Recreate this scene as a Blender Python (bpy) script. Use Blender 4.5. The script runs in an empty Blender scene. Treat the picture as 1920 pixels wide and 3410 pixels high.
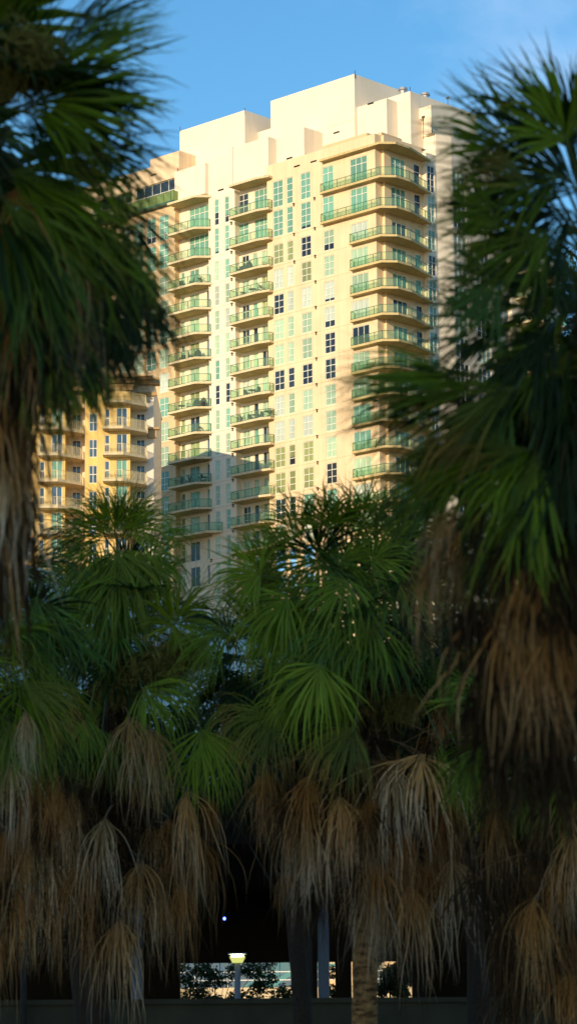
import bpy, math, random
import numpy as np
from mathutils import Vector, Matrix
random.seed(7); rng = np.random.default_rng(11)
sc = bpy.context.scene
COL = sc.collection
rad = math.radians

# ------------------------------------------------------------------ camera
FPX, CX, CY = 9200.0, 960.0, 1705.0          # focal length in pixels of the 1920x3410 photograph
PITCH, ROLL = math.atan(1725 / FPX), 0.0095
CAM = np.array([0, 0, 1.6])
FW = np.array([0, math.cos(PITCH), math.sin(PITCH)])
_u = np.array([0, -math.sin(PITCH), math.cos(PITCH)]); _r = np.array([1.0, 0, 0])
RT = math.cos(ROLL) * _r - math.sin(ROLL) * _u
UP = math.sin(ROLL) * _r + math.cos(ROLL) * _u
def ray(x, y): return FW + RT * (x - CX) / FPX - UP * (y - CY) / FPX
def at(x, y, D):
    d = ray(x, y); return CAM + d * (D / d[1])
cam = bpy.data.cameras.new('camera'); cam_ob = bpy.data.objects.new('camera', cam); COL.objects.link(cam_ob)
M = Matrix(((RT[0], UP[0], -FW[0]), (RT[1], UP[1], -FW[1]), (RT[2], UP[2], -FW[2]))).to_4x4()
M.translation = Vector(CAM); cam_ob.matrix_world = M
cam.sensor_fit = 'VERTICAL'; cam.sensor_height = 36; cam.lens = FPX / 3410 * 36
cam.clip_end = 6000; cam.clip_start = .5
cam.dof.use_dof = True; cam.dof.focus_distance = 325; cam.dof.aperture_fstop = 2.4
sc.camera = cam_ob

# ------------------------------------------------------------------ light
SUN_EL = rad(12.0); SUNV = np.array([-.495, -.869]); SUNV /= np.linalg.norm(SUNV)
AZ = math.atan2(SUNV[0], SUNV[1])
world = bpy.data.worlds.new("World"); sc.world = world; world.use_nodes = True
wn = world.node_tree; bg = wn.nodes['Background']
sky = wn.nodes.new('ShaderNodeTexSky'); sky.sky_type = 'NISHITA'; sky.sun_disc = False
sky.sun_elevation = SUN_EL; sky.sun_rotation = AZ % (2 * math.pi)
sky.dust_density = .15; sky.air_density = 1.0; sky.ozone_density = 3.0
hs = wn.nodes.new('ShaderNodeHueSaturation'); hs.inputs['Saturation'].default_value = 1.17; hs.inputs['Hue'].default_value = .494; hs.inputs['Value'].default_value = .84
wn.links.new(sky.outputs[0], hs.inputs['Color'])
# thin high cloud
tc = wn.nodes.new('ShaderNodeTexCoord'); mp = wn.nodes.new('ShaderNodeMapping'); mp.inputs['Scale'].default_value = (1, 1, 1.7)
mp.inputs['Location'].default_value = (.37, .1, .22)
nz = wn.nodes.new('ShaderNodeTexNoise'); nz.inputs['Scale'].default_value = 13; nz.inputs['Detail'].default_value = 6; nz.inputs['Roughness'].default_value = .55
rp = wn.nodes.new('ShaderNodeValToRGB'); rp.color_ramp.elements[0].position = .5; rp.color_ramp.elements[1].position = .85
rp.color_ramp.elements[1].color = (.32, .32, .32, 1)
mx = wn.nodes.new('ShaderNodeMix'); mx.data_type = 'RGBA'
mx.inputs['B'].default_value = (4.6, 4.9, 5.6, 1)
wn.links.new(tc.outputs['Generated'], mp.inputs[0]); wn.links.new(mp.outputs[0], nz.inputs['Vector'])
wn.links.new(nz.outputs['Fac'], rp.inputs[0])
sx = wn.nodes.new('ShaderNodeSeparateXYZ'); wn.links.new(tc.outputs['Generated'], sx.inputs[0])
mr = wn.nodes.new('ShaderNodeMapRange'); mr.inputs[1].default_value = .0; mr.inputs[2].default_value = .09
wn.links.new(sx.outputs['X'], mr.inputs[0])
mm = wn.nodes.new('ShaderNodeMath'); mm.operation = 'MULTIPLY'
wn.links.new(rp.outputs[0], mm.inputs[0]); wn.links.new(mr.outputs[0], mm.inputs[1])
wn.links.new(mm.outputs[0], mx.inputs['Factor']); wn.links.new(hs.outputs[0], mx.inputs['A'])
wn.links.new(mx.outputs['Result'], bg.inputs[0]); bg.inputs[1].default_value = .125
sun = bpy.data.lights.new('sun', 'SUN'); sun.energy = 2.3; sun.angle = rad(.5); sun.color = (1, .775, .48)
sun_ob = bpy.data.objects.new('sun', sun); COL.objects.link(sun_ob)
tosun = Vector((SUNV[0] * math.cos(SUN_EL), SUNV[1] * math.cos(SUN_EL), math.sin(SUN_EL)))
sun_ob.rotation_euler = tosun.to_track_quat('Z', 'Y').to_euler(); sun_ob.location = (-40, -60, 60)
sc.view_settings.view_transform = 'Standard'; sc.view_settings.look = 'None'
sc.view_settings.exposure = .97; sc.view_settings.gamma = 1

# ------------------------------------------------------------------ materials
def new_mat(name):
    m = bpy.data.materials.new(name); m.use_nodes = True
    return m, m.node_tree, m.node_tree.nodes['Principled BSDF']
def plain(name, c, rough=.6, metal=0, spec=.4, noise=0, nscale=3, bump=0):
    m, nt, b = new_mat(name)
    b.inputs['Roughness'].default_value = rough; b.inputs['Metallic'].default_value = metal
    b.inputs['Specular IOR Level'].default_value = spec
    b.inputs['Base Color'].default_value = (*c, 1)
    if noise or bump:
        t = nt.nodes.new('ShaderNodeTexCoord'); n = nt.nodes.new('ShaderNodeTexNoise')
        n.inputs['Scale'].default_value = nscale; n.inputs['Detail'].default_value = 5
        nt.links.new(t.outputs['Object'], n.inputs['Vector'])
        mix = nt.nodes.new('ShaderNodeMix'); mix.data_type = 'RGBA'
        mix.inputs['A'].default_value = (*[v * (1 - noise) for v in c], 1); mix.inputs['B'].default_value = (*[min(1, v * (1 + noise)) for v in c], 1)
        nt.links.new(n.outputs['Fac'], mix.inputs['Factor']); nt.links.new(mix.outputs['Result'], b.inputs['Base Color'])
        if bump:
            bp_ = nt.nodes.new('ShaderNodeBump'); bp_.inputs['Strength'].default_value = bump; bp_.inputs['Distance'].default_value = .05
            nt.links.new(n.outputs['Fac'], bp_.inputs['Height']); nt.links.new(bp_.outputs[0], b.inputs['Normal'])
    return m
def stucco(name, c, stain=.12):
    """painted render: faint large blotches, vertical rain streaks, fine bump"""
    m, nt, b = new_mat(name); b.inputs['Roughness'].default_value = .85; b.inputs['Specular IOR Level'].default_value = .2
    t = nt.nodes.new('ShaderNodeTexCoord')
    n1 = nt.nodes.new('ShaderNodeTexNoise'); n1.inputs['Scale'].default_value = .35; n1.inputs['Detail'].default_value = 6
    mpn = nt.nodes.new('ShaderNodeMapping'); mpn.inputs['Scale'].default_value = (2.2, 2.2, .12)
    n2 = nt.nodes.new('ShaderNodeTexNoise'); n2.inputs['Scale'].default_value = 1; n2.inputs['Detail'].default_value = 4
    nt.links.new(t.outputs['Object'], n1.inputs['Vector']); nt.links.new(t.outputs['Object'], mpn.inputs[0]); nt.links.new(mpn.outputs[0], n2.inputs['Vector'])
    ad = nt.nodes.new('ShaderNodeMath'); ad.operation = 'ADD'; nt.links.new(n1.outputs['Fac'], ad.inputs[0]); nt.links.new(n2.outputs['Fac'], ad.inputs[1])
    r = nt.nodes.new('ShaderNodeMapRange'); r.inputs[1].default_value = .6; r.inputs[2].default_value = 1.4
    nt.links.new(ad.outputs[0], r.inputs[0])
    mix = nt.nodes.new('ShaderNodeMix'); mix.data_type = 'RGBA'
    mix.inputs['A'].default_value = (c[0] * (1 - stain), c[1] * (1 - stain * 1.15), c[2] * (1 - stain * 1.4), 1)
    mix.inputs['B'].default_value = (*[min(1, v * (1 + stain * .4)) for v in c], 1)
    nt.links.new(r.outputs[0], mix.inputs['Factor']); nt.links.new(mix.outputs['Result'], b.inputs['Base Color'])
    n3 = nt.nodes.new('ShaderNodeTexNoise'); n3.inputs['Scale'].default_value = 9; nt.links.new(t.outputs['Object'], n3.inputs['Vector'])
    bp_ = nt.nodes.new('ShaderNodeBump'); bp_.inputs['Strength'].default_value = .25; bp_.inputs['Distance'].default_value = .03
    nt.links.new(n3.outputs['Fac'], bp_.inputs['Height']); nt.links.new(bp_.outputs[0], b.inputs['Normal'])
    return m
def bark_mat(name, c0, c1):
    m, nt, b = new_mat(name); b.inputs['Roughness'].default_value = .95; b.inputs['Specular IOR Level'].default_value = .15
    t = nt.nodes.new('ShaderNodeTexCoord'); mpn = nt.nodes.new('ShaderNodeMapping'); mpn.inputs['Scale'].default_value = (5, 5, 13); nt.links.new(t.outputs['Object'], mpn.inputs[0])
    n = nt.nodes.new('ShaderNodeTexNoise'); n.inputs['Scale'].default_value = 1; n.inputs['Detail'].default_value = 6; n.inputs['Roughness'].default_value = .65; nt.links.new(mpn.outputs[0], n.inputs['Vector'])
    rm = nt.nodes.new('ShaderNodeMapRange'); rm.inputs[1].default_value = .38; rm.inputs[2].default_value = .6; nt.links.new(n.outputs['Fac'], rm.inputs[0])
    mix = nt.nodes.new('ShaderNodeMix'); mix.data_type = 'RGBA'; mix.inputs['A'].default_value = (*c0, 1); mix.inputs['B'].default_value = (*c1, 1)
    nt.links.new(rm.outputs[0], mix.inputs['Factor']); nt.links.new(mix.outputs['Result'], b.inputs['Base Color'])
    bp_ = nt.nodes.new('ShaderNodeBump'); bp_.inputs['Distance'].default_value = .06; nt.links.new(n.outputs['Fac'], bp_.inputs['Height']); nt.links.new(bp_.outputs[0], b.inputs['Normal'])
    return m
def pane_mat(name, c, rough=.06, var=.25, folds=.15, spec=.5):
    """glazing with a blind, curtain or dark room close behind it"""
    m, nt, b = new_mat(name); b.inputs['Roughness'].default_value = rough; b.inputs['Specular IOR Level'].default_value = spec
    oi = nt.nodes.new('ShaderNodeObjectInfo'); t = nt.nodes.new('ShaderNodeTexCoord')
    mpn = nt.nodes.new('ShaderNodeMapping'); mpn.inputs['Scale'].default_value = (9, 9, .4)
    n = nt.nodes.new('ShaderNodeTexNoise'); n.inputs['Scale'].default_value = 1; n.inputs['Detail'].default_value = 2
    nt.links.new(t.outputs['Object'], mpn.inputs[0]); nt.links.new(mpn.outputs[0], n.inputs['Vector'])
    v1 = nt.nodes.new('ShaderNodeMapRange'); v1.inputs[3].default_value = 1 - var; v1.inputs[4].default_value = 1 + var; nt.links.new(oi.outputs['Random'], v1.inputs[0])
    v2 = nt.nodes.new('ShaderNodeMapRange'); v2.inputs[1].default_value = .3; v2.inputs[2].default_value = .7; v2.inputs[3].default_value = 1 - folds; v2.inputs[4].default_value = 1 + folds
    nt.links.new(n.outputs['Fac'], v2.inputs[0])
    mu = nt.nodes.new('ShaderNodeMath'); mu.operation = 'MULTIPLY'; nt.links.new(v1.outputs[0], mu.inputs[0]); nt.links.new(v2.outputs[0], mu.inputs[1])
    vm = nt.nodes.new('ShaderNodeVectorMath'); vm.operation = 'SCALE'; vm.inputs[0].default_value = c; nt.links.new(mu.outputs[0], vm.inputs['Scale'])
    nt.links.new(vm.outputs[0], b.inputs['Base Color'])
    return m
def leaf_mat(name, c, tip, tip_at=.8, rough=.42, trans=.35, var=.5, spec=.25):
    """UV: u = random per leaf segment, v = place along the segment (tips wither first)"""
    m, nt, b = new_mat(name); b.inputs['Roughness'].default_value = rough; b.inputs['Specular IOR Level'].default_value = spec
    uv = nt.nodes.new('ShaderNodeUVMap'); s = nt.nodes.new('ShaderNodeSeparateXYZ'); nt.links.new(uv.outputs[0], s.inputs[0])
    oi = nt.nodes.new('ShaderNodeObjectInfo')
    a = nt.nodes.new('ShaderNodeMath'); a.operation = 'MULTIPLY_ADD'; a.inputs[1].default_value = .25; nt.links.new(s.outputs['X'], a.inputs[0]); nt.links.new(s.outputs['Y'], a.inputs[2])
    r = nt.nodes.new('ShaderNodeMapRange'); r.inputs[1].default_value = tip_at; r.inputs[2].default_value = tip_at + .35; nt.links.new(a.outputs[0], r.inputs[0])
    ad = nt.nodes.new('ShaderNodeMath'); ad.operation = 'ADD'; nt.links.new(s.outputs['X'], ad.inputs[0]); nt.links.new(oi.outputs['Random'], ad.inputs[1])
    v = nt.nodes.new('ShaderNodeMapRange'); v.inputs[2].default_value = 2; v.inputs[3].default_value = 1 - var; v.inputs[4].default_value = 1 + var; nt.links.new(ad.outputs[0], v.inputs[0])
    mix = nt.nodes.new('ShaderNodeMix'); mix.data_type = 'RGBA'; mix.inputs['A'].default_value = (*c, 1); mix.inputs['B'].default_value = (*tip, 1)
    nt.links.new(r.outputs[0], mix.inputs['Factor'])
    vm = nt.nodes.new('ShaderNodeVectorMath'); vm.operation = 'SCALE'; nt.links.new(mix.outputs['Result'], vm.inputs[0]); nt.links.new(v.outputs[0], vm.inputs['Scale'])
    nt.links.new(vm.outputs[0], b.inputs['Base Color'])
    if trans:
        tr = nt.nodes.new('ShaderNodeBsdfTranslucent'); nt.links.new(vm.outputs[0], tr.inputs[0])
        ms = nt.nodes.new('ShaderNodeMixShader'); ms.inputs[0].default_value = trans
        nt.links.new(b.outputs[0], ms.inputs[1]); nt.links.new(tr.outputs[0], ms.inputs[2])
        nt.links.new(ms.outputs[0], nt.nodes['Material Output'].inputs[0])
    return m
def green_glass(name, tint, body, fac):
    m, nt, b = new_mat(name); b.inputs['Base Color'].default_value = (*body, 1); b.inputs['Roughness'].default_value = .08
    tr = nt.nodes.new('ShaderNodeBsdfTransparent'); tr.inputs[0].default_value = (*tint, 1)
    ms = nt.nodes.new('ShaderNodeMixShader'); ms.inputs[0].default_value = fac
    nt.links.new(tr.outputs[0], ms.inputs[1]); nt.links.new(b.outputs[0], ms.inputs[2]); nt.links.new(ms.outputs[0], nt.nodes['Material Output'].inputs[0])
    return m
def emit(name, c, s):
    m, nt, b = new_mat(name); b.inputs['Base Color'].default_value = (*c, 1)
    b.inputs['Emission Color'].default_value = (*c, 1); b.inputs['Emission Strength'].default_value = s
    return m

MT = dict(
    peach=stucco('peach stucco', (.86, .67, .45), .15), white=stucco('white stucco', (.87, .775, .63), .10),
    tan=stucco('tan stucco', (.74, .55, .33), .09), slab=stucco('slab concrete', (.52, .41, .20), .3), slabcorner=stucco('stained slab edge', (.66, .53, .27), .3), slabedge=stucco('slab edge cream', (.76, .64, .42), .25),
    yellow=stucco('yellow stucco', (.82, .575, .22), .14), lavender=stucco('white stucco cool', (.80, .72, .62), .08),
    trimwhite=plain('white trim', (.82, .78, .70), .6), frame=plain('white window frame', (.80, .78, .70), .45),
    rail=plain('green metal rail', (.045, .13, .085), .4), wrail=plain('cream metal rail', (.72, .60, .30), .5),
    slot=plain('dark slot', (.02, .015, .015), .9), fixture=plain('bronze fixture', (.10, .07, .05), .5),
    vent=plain('galvanised metal', (.55, .52, .48), .35, .7), cornice=stucco('brown cornice', (.50, .34, .17), .2),
    teal=pane_mat('pane teal', (.17, .39, .30)), sage=pane_mat('pane sage', (.36, .52, .36)),
    pale=pane_mat('pane pale', (.50, .58, .50)), navy=pane_mat('pane navy', (.026, .038, .052), .04, .4, .3, .6),
    olive=pane_mat('pane olive', (.28, .33, .14)), blue=pane_mat('pane blue', (.05, .10, .17), .04, .3, .2, .7),
    gglass=green_glass('green balcony glass', (.76, .92, .72), (.34, .52, .38), .22),
    gscreen=green_glass('green screen glass', (.4, .6, .3), (.24, .33, .10), .8),
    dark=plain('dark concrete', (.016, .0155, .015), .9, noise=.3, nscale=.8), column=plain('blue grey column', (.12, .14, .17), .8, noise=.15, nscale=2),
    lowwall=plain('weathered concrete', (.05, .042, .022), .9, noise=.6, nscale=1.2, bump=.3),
    sand=stucco('sunlit concrete', (.74, .58, .36), .15), tealmetal=plain('teal painted steel', (.10, .30, .28), .5),
    ground=plain('ground', (.10, .09, .06), .95, noise=.4, nscale=.2), road=plain('asphalt', (.05, .05, .05), .9, noise=.3, nscale=1),
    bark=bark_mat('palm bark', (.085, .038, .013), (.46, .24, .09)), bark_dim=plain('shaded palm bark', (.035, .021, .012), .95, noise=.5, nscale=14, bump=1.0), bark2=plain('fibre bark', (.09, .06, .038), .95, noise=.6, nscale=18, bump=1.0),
    wood=plain('tree bark', (.03, .024, .018), .9, noise=.4, nscale=5),
    g_dark=leaf_mat('palm leaf dark', (.026, .048, .006), (.08, .06, .01), .93), g_mid=leaf_mat('palm leaf', (.175, .235, .008), (.38, .24, .02), .88),  # g_dark: shade among the fronds put into the leaf colour
    g_blue=leaf_mat('palm leaf bluish', (.10, .17, .022), (.18, .17, .03), .98), g_light=leaf_mat('palm leaf light', (.23, .28, .012), (.36, .26, .02), .85),
    g_yel=leaf_mat('yellowing and yellow lit palm leaf', (.18, .18, .016), (.40, .20, .03), .6),  # yellowing fronds; also yellow light put into the colour of some near ones
    d_brown=leaf_mat('dead leaf brown', (.34, .13, .028), (.50, .26, .10), .5, .8, .15, .75, .1), d_tan=leaf_mat('dead leaf tan', (.50, .235, .07), (.68, .42, .22), .45, .8, .15, .7, .1),
    d_grey=leaf_mat('dead leaf grey', (.48, .27, .11), (.78, .55, .34), .4, .8, .15, .7, .1), d_dark=leaf_mat('dead leaf dark', (.035, .017, .006), (.07, .036, .014), .5, .85, .1, .7, .1),  # d_dark: deep shade between hanging leaves put into the leaf colour
    petiole=plain('petiole', (.10, .13, .03), .5), d_petiole=plain('dry petiole', (.22, .11, .04), .7), fruit=plain('fruit stalk', (.22, .16, .022), .8, noise=.4, nscale=20),
    leaf=leaf_mat('broad leaf', (.03, .055, .010), (.06, .07, .012), .7), pot=plain('clay pot', (.22, .10, .06), .8), dark_wicker=plain('dark wicker', (.02, .022, .025), .7), palefur=plain('pale furniture', (.7, .65, .5), .6),
    lampglow=emit('lamp glow', (1, .92, .75), 14), lampside=emit('lamp lens', (.62, .62, .16), .55), blueled=emit('blue led', (.06, .10, 1), 7), grey=plain('grey post', (.18, .20, .24), .5),
    pav=pane_mat('sky mirror glass', (.16, .26, .36), .12, .05, .1, .9),
)

# ------------------------------------------------------------------ builders
class MB:
    def __init__(s): s.v, s.f, s.m = [], [], []
    def quad(s, a, b, c, d, mi=0):
        n = len(s.v); s.v += [a, b, c, d]; s.f.append((n, n + 1, n + 2, n + 3)); s.m.append(mi)
    def box(s, x0, x1, y0, y1, z0, z1, mi=0):
        n = len(s.v); s.v += [(x, y, z) for z in (z0, z1) for y in (y0, y1) for x in (x0, x1)]
        for f in ((0, 2, 3, 1), (4, 5, 7, 6), (0, 1, 5, 4), (2, 6, 7, 3), (0, 4, 6, 2), (1, 3, 7, 5)):
            s.f.append(tuple(n + i for i in f)); s.m.append(mi)
    def prism(s, poly, z0, z1, mi=0):
        n = len(s.v); k = len(poly)
        s.v += [(x, y, z0) for x, y in poly] + [(x, y, z1) for x, y in poly]
        s.f.append(tuple(n + i for i in reversed(range(k)))); s.m.append(mi)
        s.f.append(tuple(n + k + i for i in range(k))); s.m.append(mi)
        for i in range(k):
            j = (i + 1) % k; s.f.append((n + i, n + j, n + k + j, n + k + i)); s.m.append(mi)
    def tube(s, pts, rads, seg=8, mi=0, cap=True):
        pts = [np.array(p, float) for p in pts]; n0 = len(s.v)
        for i, p in enumerate(pts):
            d = pts[min(i + 1, len(pts) - 1)] - pts[max(i - 1, 0)]; d /= np.linalg.norm(d) + 1e-9
            a = np.cross(d, [0, 0, 1.0] if abs(d[2]) < .9 else [1.0, 0, 0]); a /= np.linalg.norm(a); b = np.cross(d, a)
            for k in range(seg):
                t = 2 * math.pi * k / seg; s.v.append(tuple(p + rads[i] * (a * math.cos(t) + b * math.sin(t))))
        for i in range(len(pts) - 1):
            for k in range(seg):
                k2 = (k + 1) % seg
                s.f.append((n0 + i * seg + k, n0 + i * seg + k2, n0 + (i + 1) * seg + k2, n0 + (i + 1) * seg + k)); s.m.append(mi)
        if cap:
            s.f.append(tuple(n0 + k for k in reversed(range(seg)))); s.m.append(mi)
            s.f.append(tuple(n0 + (len(pts) - 1) * seg + k for k in range(seg))); s.m.append(mi)
    def bar(s, p, q_, w, h, mi=0):
        p = np.array(p, float); q_ = np.array(q_, float); d = q_ - p; d /= np.linalg.norm(d)
        a = np.cross(d, [0, 0, 1.0] if abs(d[2]) < .9 else [1.0, 0, 0]); a /= np.linalg.norm(a); b = np.cross(d, a)
        n = len(s.v)
        for c in (p, q_):
            for u, v in ((-1, -1), (1, -1), (1, 1), (-1, 1)): s.v.append(tuple(c + a * u * w / 2 + b * v * h / 2))
        for f in ((0, 1, 2, 3), (7, 6, 5, 4), (0, 4, 5, 1), (1, 5, 6, 2), (2, 6, 7, 3), (3, 7, 4, 0)):
            s.f.append(tuple(n + i for i in f)); s.m.append(mi)
    def mesh(s, name, mats):
        me = bpy.data.meshes.new(name); me.from_pydata([tuple(map(float, v)) for v in s.v], [], s.f)
        for m in (mats if isinstance(mats, (list, tuple)) else [mats]): me.materials.append(m)
        me.polygons.foreach_set('material_index', s.m); me.update(); return me
    def build(s, name, mats, parent=None, smooth=False):
        me = s.mesh(name, mats)
        if smooth: me.polygons.foreach_set('use_smooth', [True] * len(me.polygons))
        return put(name, me, parent)
def put(name, me, parent=None, loc=None):
    o = bpy.data.objects.new(name, me); COL.objects.link(o)
    if parent is not None: o.parent = parent
    if loc is not None: o.location = loc
    return o
def tag(o, label, cat, group=None, kind=None):
    o['label'] = label; o['category'] = cat
    if group: o['group'] = group
    if kind: o['kind'] = kind
    return o
def empty(name, loc=(0, 0, 0), rz=0):
    o = bpy.data.objects.new(name, None); COL.objects.link(o); o.location = loc; o.rotation_euler = (0, 0, rz); o.empty_display_size = .2
    return o
def structure(name, mb, mats):
    o = mb.build(name, mats); o['kind'] = 'structure'; return o

# ------------------------------------------------------------------ ground
g = MB(); g.quad((-4000, -4000, 0), (4000, -4000, 0), (4000, 4000, 0), (-4000, 4000, 0)); structure('ground', g, MT['ground'])
g = MB(); g.box(-90, 90, 118, 131, .004, .03); structure('road', g, MT['road'])

# ================================================================== THE TOWER
AL = rad(46.5)
E1 = np.array([math.sin(AL), -math.cos(AL), 0]); E2 = np.array([math.cos(AL), math.sin(AL), 0])
O = at(1250, 900, 320.0); O[2] = 0
TW = empty('apartment_tower', tuple(O), -math.pi / 2 + AL)
tag(TW, 'tall cream apartment tower with green glass balconies and stepped white roof blocks', 'apartment tower')
def onb(x, y, b):                      # pixel on a wall of constant b: (a, z)
    d = ray(x, y); o = CAM - O; t = (b - o @ E2) / (d @ E2); p = o + d * t; return p @ E1, p[2] + 0
def ona(x, y, a):
    d = ray(x, y); o = CAM - O; t = (a - o @ E1) / (d @ E1); p = o + d * t; return p @ E2, p[2]
FL = [102.25, 98.43, 94.9] + [94.9 - 3.22 * k for k in range(1, 16)]      # balcony slab tops
WT = [105.65, 101.85] + [97.48 - 3.22 * k for k in range(0, 16)]         # window heads
WB = [102.27, 98.48] + [97.48 - 2.53 - 3.22 * k for k in range(0, 16)]   # window sills

def wall_holes(mb, plane, c, lo, hi, z0, z1, holes, depth=.14, mi=0):
    """wall sheet at constant b ('b') or constant a ('a') with reveals round every opening"""
    us = sorted({lo, hi} | {h[0] for h in holes} | {h[1] for h in holes}); zs = sorted({z0, z1} | {h[2] for h in holes} | {h[3] for h in holes})
    P = (lambda u, d, z: (u, c + d, z)) if plane == 'b' else (lambda u, d, z: (c - d, u, z))
    for j in range(len(zs) - 1):
        zc = (zs[j] + zs[j + 1]) / 2; run = None
        row = [h for h in holes if h[2] < zc < h[3]]
        for i in range(len(us) - 1):
            uc = (us[i] + us[i + 1]) / 2; solid = not any(h[0] < uc < h[1] for h in row)
            if solid and run is None: run = us[i]
            if run is not None and (not solid or i == len(us) - 2):
                e = us[i + 1] if solid else us[i]
                mb.quad(P(run, 0, zs[j]), P(e, 0, zs[j]), P(e, 0, zs[j + 1]), P(run, 0, zs[j + 1]), mi); run = None
    for u0, u1, a0, a1 in holes:
        mb.quad(P(u0, 0, a0), P(u0, depth, a0), P(u0, depth, a1), P(u0, 0, a1), mi); mb.quad(P(u1, depth, a0), P(u1, 0, a0), P(u1, 0, a1), P(u1, depth, a1), mi)
        mb.quad(P(u0, 0, a1), P(u0, depth, a1), P(u1, depth, a1), P(u1, 0, a1), mi); mb.quad(P(u0, depth, a0), P(u0, 0, a0), P(u1, 0, a0), P(u1, depth, a0), mi)

_cache = {}
def win_meshes(w, h, nc, nr, split=None, transom=None):
    key = (round(w, 2), round(h, 2), nc, nr, split, transom)
    if key in _cache: return _cache[key]
    f = MB(); t = .075
    f.box(0, w, -.03, .05, 0, t); f.box(0, w, -.03, .05, h - t, h); f.box(0, t, -.03, .05, t, h - t); f.box(w - t, w, -.03, .05, t, h - t)
    zs = [h * k / nr for k in range(1, nr)] if transom is None else [h * v for v in transom]
    for z in zs: f.box(t, w - t, -.025, .045, z - .04, z + .04)
    lev = [t] + [v for z in zs for v in (z - .04, z + .04)] + [h - t]
    for k in range(1, nc):
        x = w * k / nc
        for i in range(0, len(lev), 2): f.box(x - .035, x + .035, -.02, .04, lev[i], lev[i + 1])
    p = MB(); 
    if split: 
        p.quad((t, .03, t), (w - t, .03, t), (w - t, .03, h * split), (t, .03, h * split), 1); p.quad((t, .03, h * split), (w - t, .03, h * split), (w - t, .03, h - t), (t, .03, h - t), 0)
    else: p.quad((t, .03, t), (w - t, .03, t), (w - t, .03, h - t), (t, .03, h - t), 0)
    # the dark room or shutter edge behind the frame
    r = (f.mesh('window_frame', MT['frame']), p.mesh('pane', [MT['teal'], MT['navy']]))
    _cache[key] = r; return r
def window(name, parent, plane, c, u0, u1, z0, z1, nc, nr, mat, split=None, transom=None, depth=.1):
    fm, pm = win_meshes(u1 - u0, z1 - z0, nc, nr, split, transom)
    o = put(name, fm, parent)
    if plane == 'b': o.location = (u0, c + depth, z0)
    else: o.location = (c - depth, u0, z0); o.rotation_euler = (0, 0, math.pi / 2)
    p = put('pane', pm, o); p.material_slots[0].link = 'OBJECT'; p.material_slots[0].material = MT[mat]
    return o
def rest_window(mb, plane, c, u0, u1, z0, z1, nc, nr, mi, depth=.1):
    """windows beyond the hundred largest: gathered in one mesh"""
    P = (lambda u, d, z: (u, c + d, z)) if plane == 'b' else (lambda u, d, z: (c - d, u, z))
    t = .075
    def bx(a0, a1, b0, b1):
        x = [P(a0, depth - .03, b0), P(a1, depth + .05, b1)]
        mb.box(min(x[0][0], x[1][0]), max(x[0][0], x[1][0]), min(x[0][1], x[1][1]), max(x[0][1], x[1][1]), b0, b1, 0)
    bx(u0, u1, z0, z0 + t); bx(u0, u1, z1 - t, z1); bx(u0, u0 + t, z0 + t, z1 - t); bx(u1 - t, u1, z0 + t, z1 - t)
    for k in range(1, nc): x = u0 + (u1 - u0) * k / nc; bx(x - .035, x + .035, z0 + t, z1 - t)
    for k in range(1, nr):
        z = z0 + (z1 - z0) * k / nr
        for i in range(nc): bx(u0 + (u1 - u0) * i / nc + .075, u0 + (u1 - u0) * (i + 1) / nc - .075, z - .035, z + .035)
    mb.quad(P(u0 + t, depth + .03, z0 + t), P(u1 - t, depth + .03, z0 + t), P(u1 - t, depth + .03, z1 - t), P(u0 + t, depth + .03, z1 - t), mi)

BOT = 30.0
R = random.Random(3)
def pick(k, lo=()):
    if k < 2: return R.choice(['teal', 'teal', 'teal', 'sage'])
    return R.choices(['sage', 'pale', 'teal', 'navy', 'olive'], [4, 3, 3, 3, 1.3])[0]
PB = -.2                                   # plane of the peach wing
cols = [(-16.76, -15.05, 2), (-14.42, -13.36, 1), (-12.05, -10.36, 2), (-8.27, -6.55, 2)]
hol = []
fixed = {(0, 2): ('olive', None), (1, 2): ('olive', None), (2, 2): ('navy', None), (3, 2): ('sage', .33), (2, 1): ('teal', .12), (3, 3): ('sage', None), (2, 3): ('olive', None), (0, 3): ('pale', None), (1, 3): ('pale', None),
         (0, 4): ('navy', None), (1, 4): ('pale', None), (2, 4): ('pale', None), (3, 4): ('pale', .15), (0, 5): ('sage', None), (1, 5): ('sage', None), (2, 5): ('sage', None), (3, 5): ('pale', .33), (0, 6): ('sage', None), (1, 6): ('sage', None), (2, 6): ('sage', None), (3, 6): ('navy', None),
         (0, 7): ('navy', None), (1, 7): ('navy', None), (2, 7): ('navy', None), (3, 7): ('navy', None), (0, 8): ('pale', None), (1, 8): ('sage', None), (2, 8): ('sage', None), (3, 8): ('sage', None), (0, 9): ('pale', None), (1, 9): ('pale', None), (2, 9): ('pale', None), (3, 9): ('sage', None),
         (0, 10): ('olive', None), (1, 10): ('olive', .4), (2, 10): ('olive', None), (3, 10): ('sage', None), (0, 11): ('olive', None), (1, 11): ('olive', None), (2, 11): ('olive', None), (3, 11): ('navy', None)}
for ci, (u0, u1, nc) in enumerate(cols):
    for k in range(0 if ci < 3 else 2, 17):
        hol.append((u0, u1, WB[k], WT[k]))
        if k > 13: continue
        mat, sp = fixed.get((ci, k), (pick(k), None))
        if k < 2: mat = 'teal'
        window('window', TW, 'b', PB, u0, u1, WB[k], WT[k], nc, 4 if k < 2 else 3, mat, sp)
NWIN = 0
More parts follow.
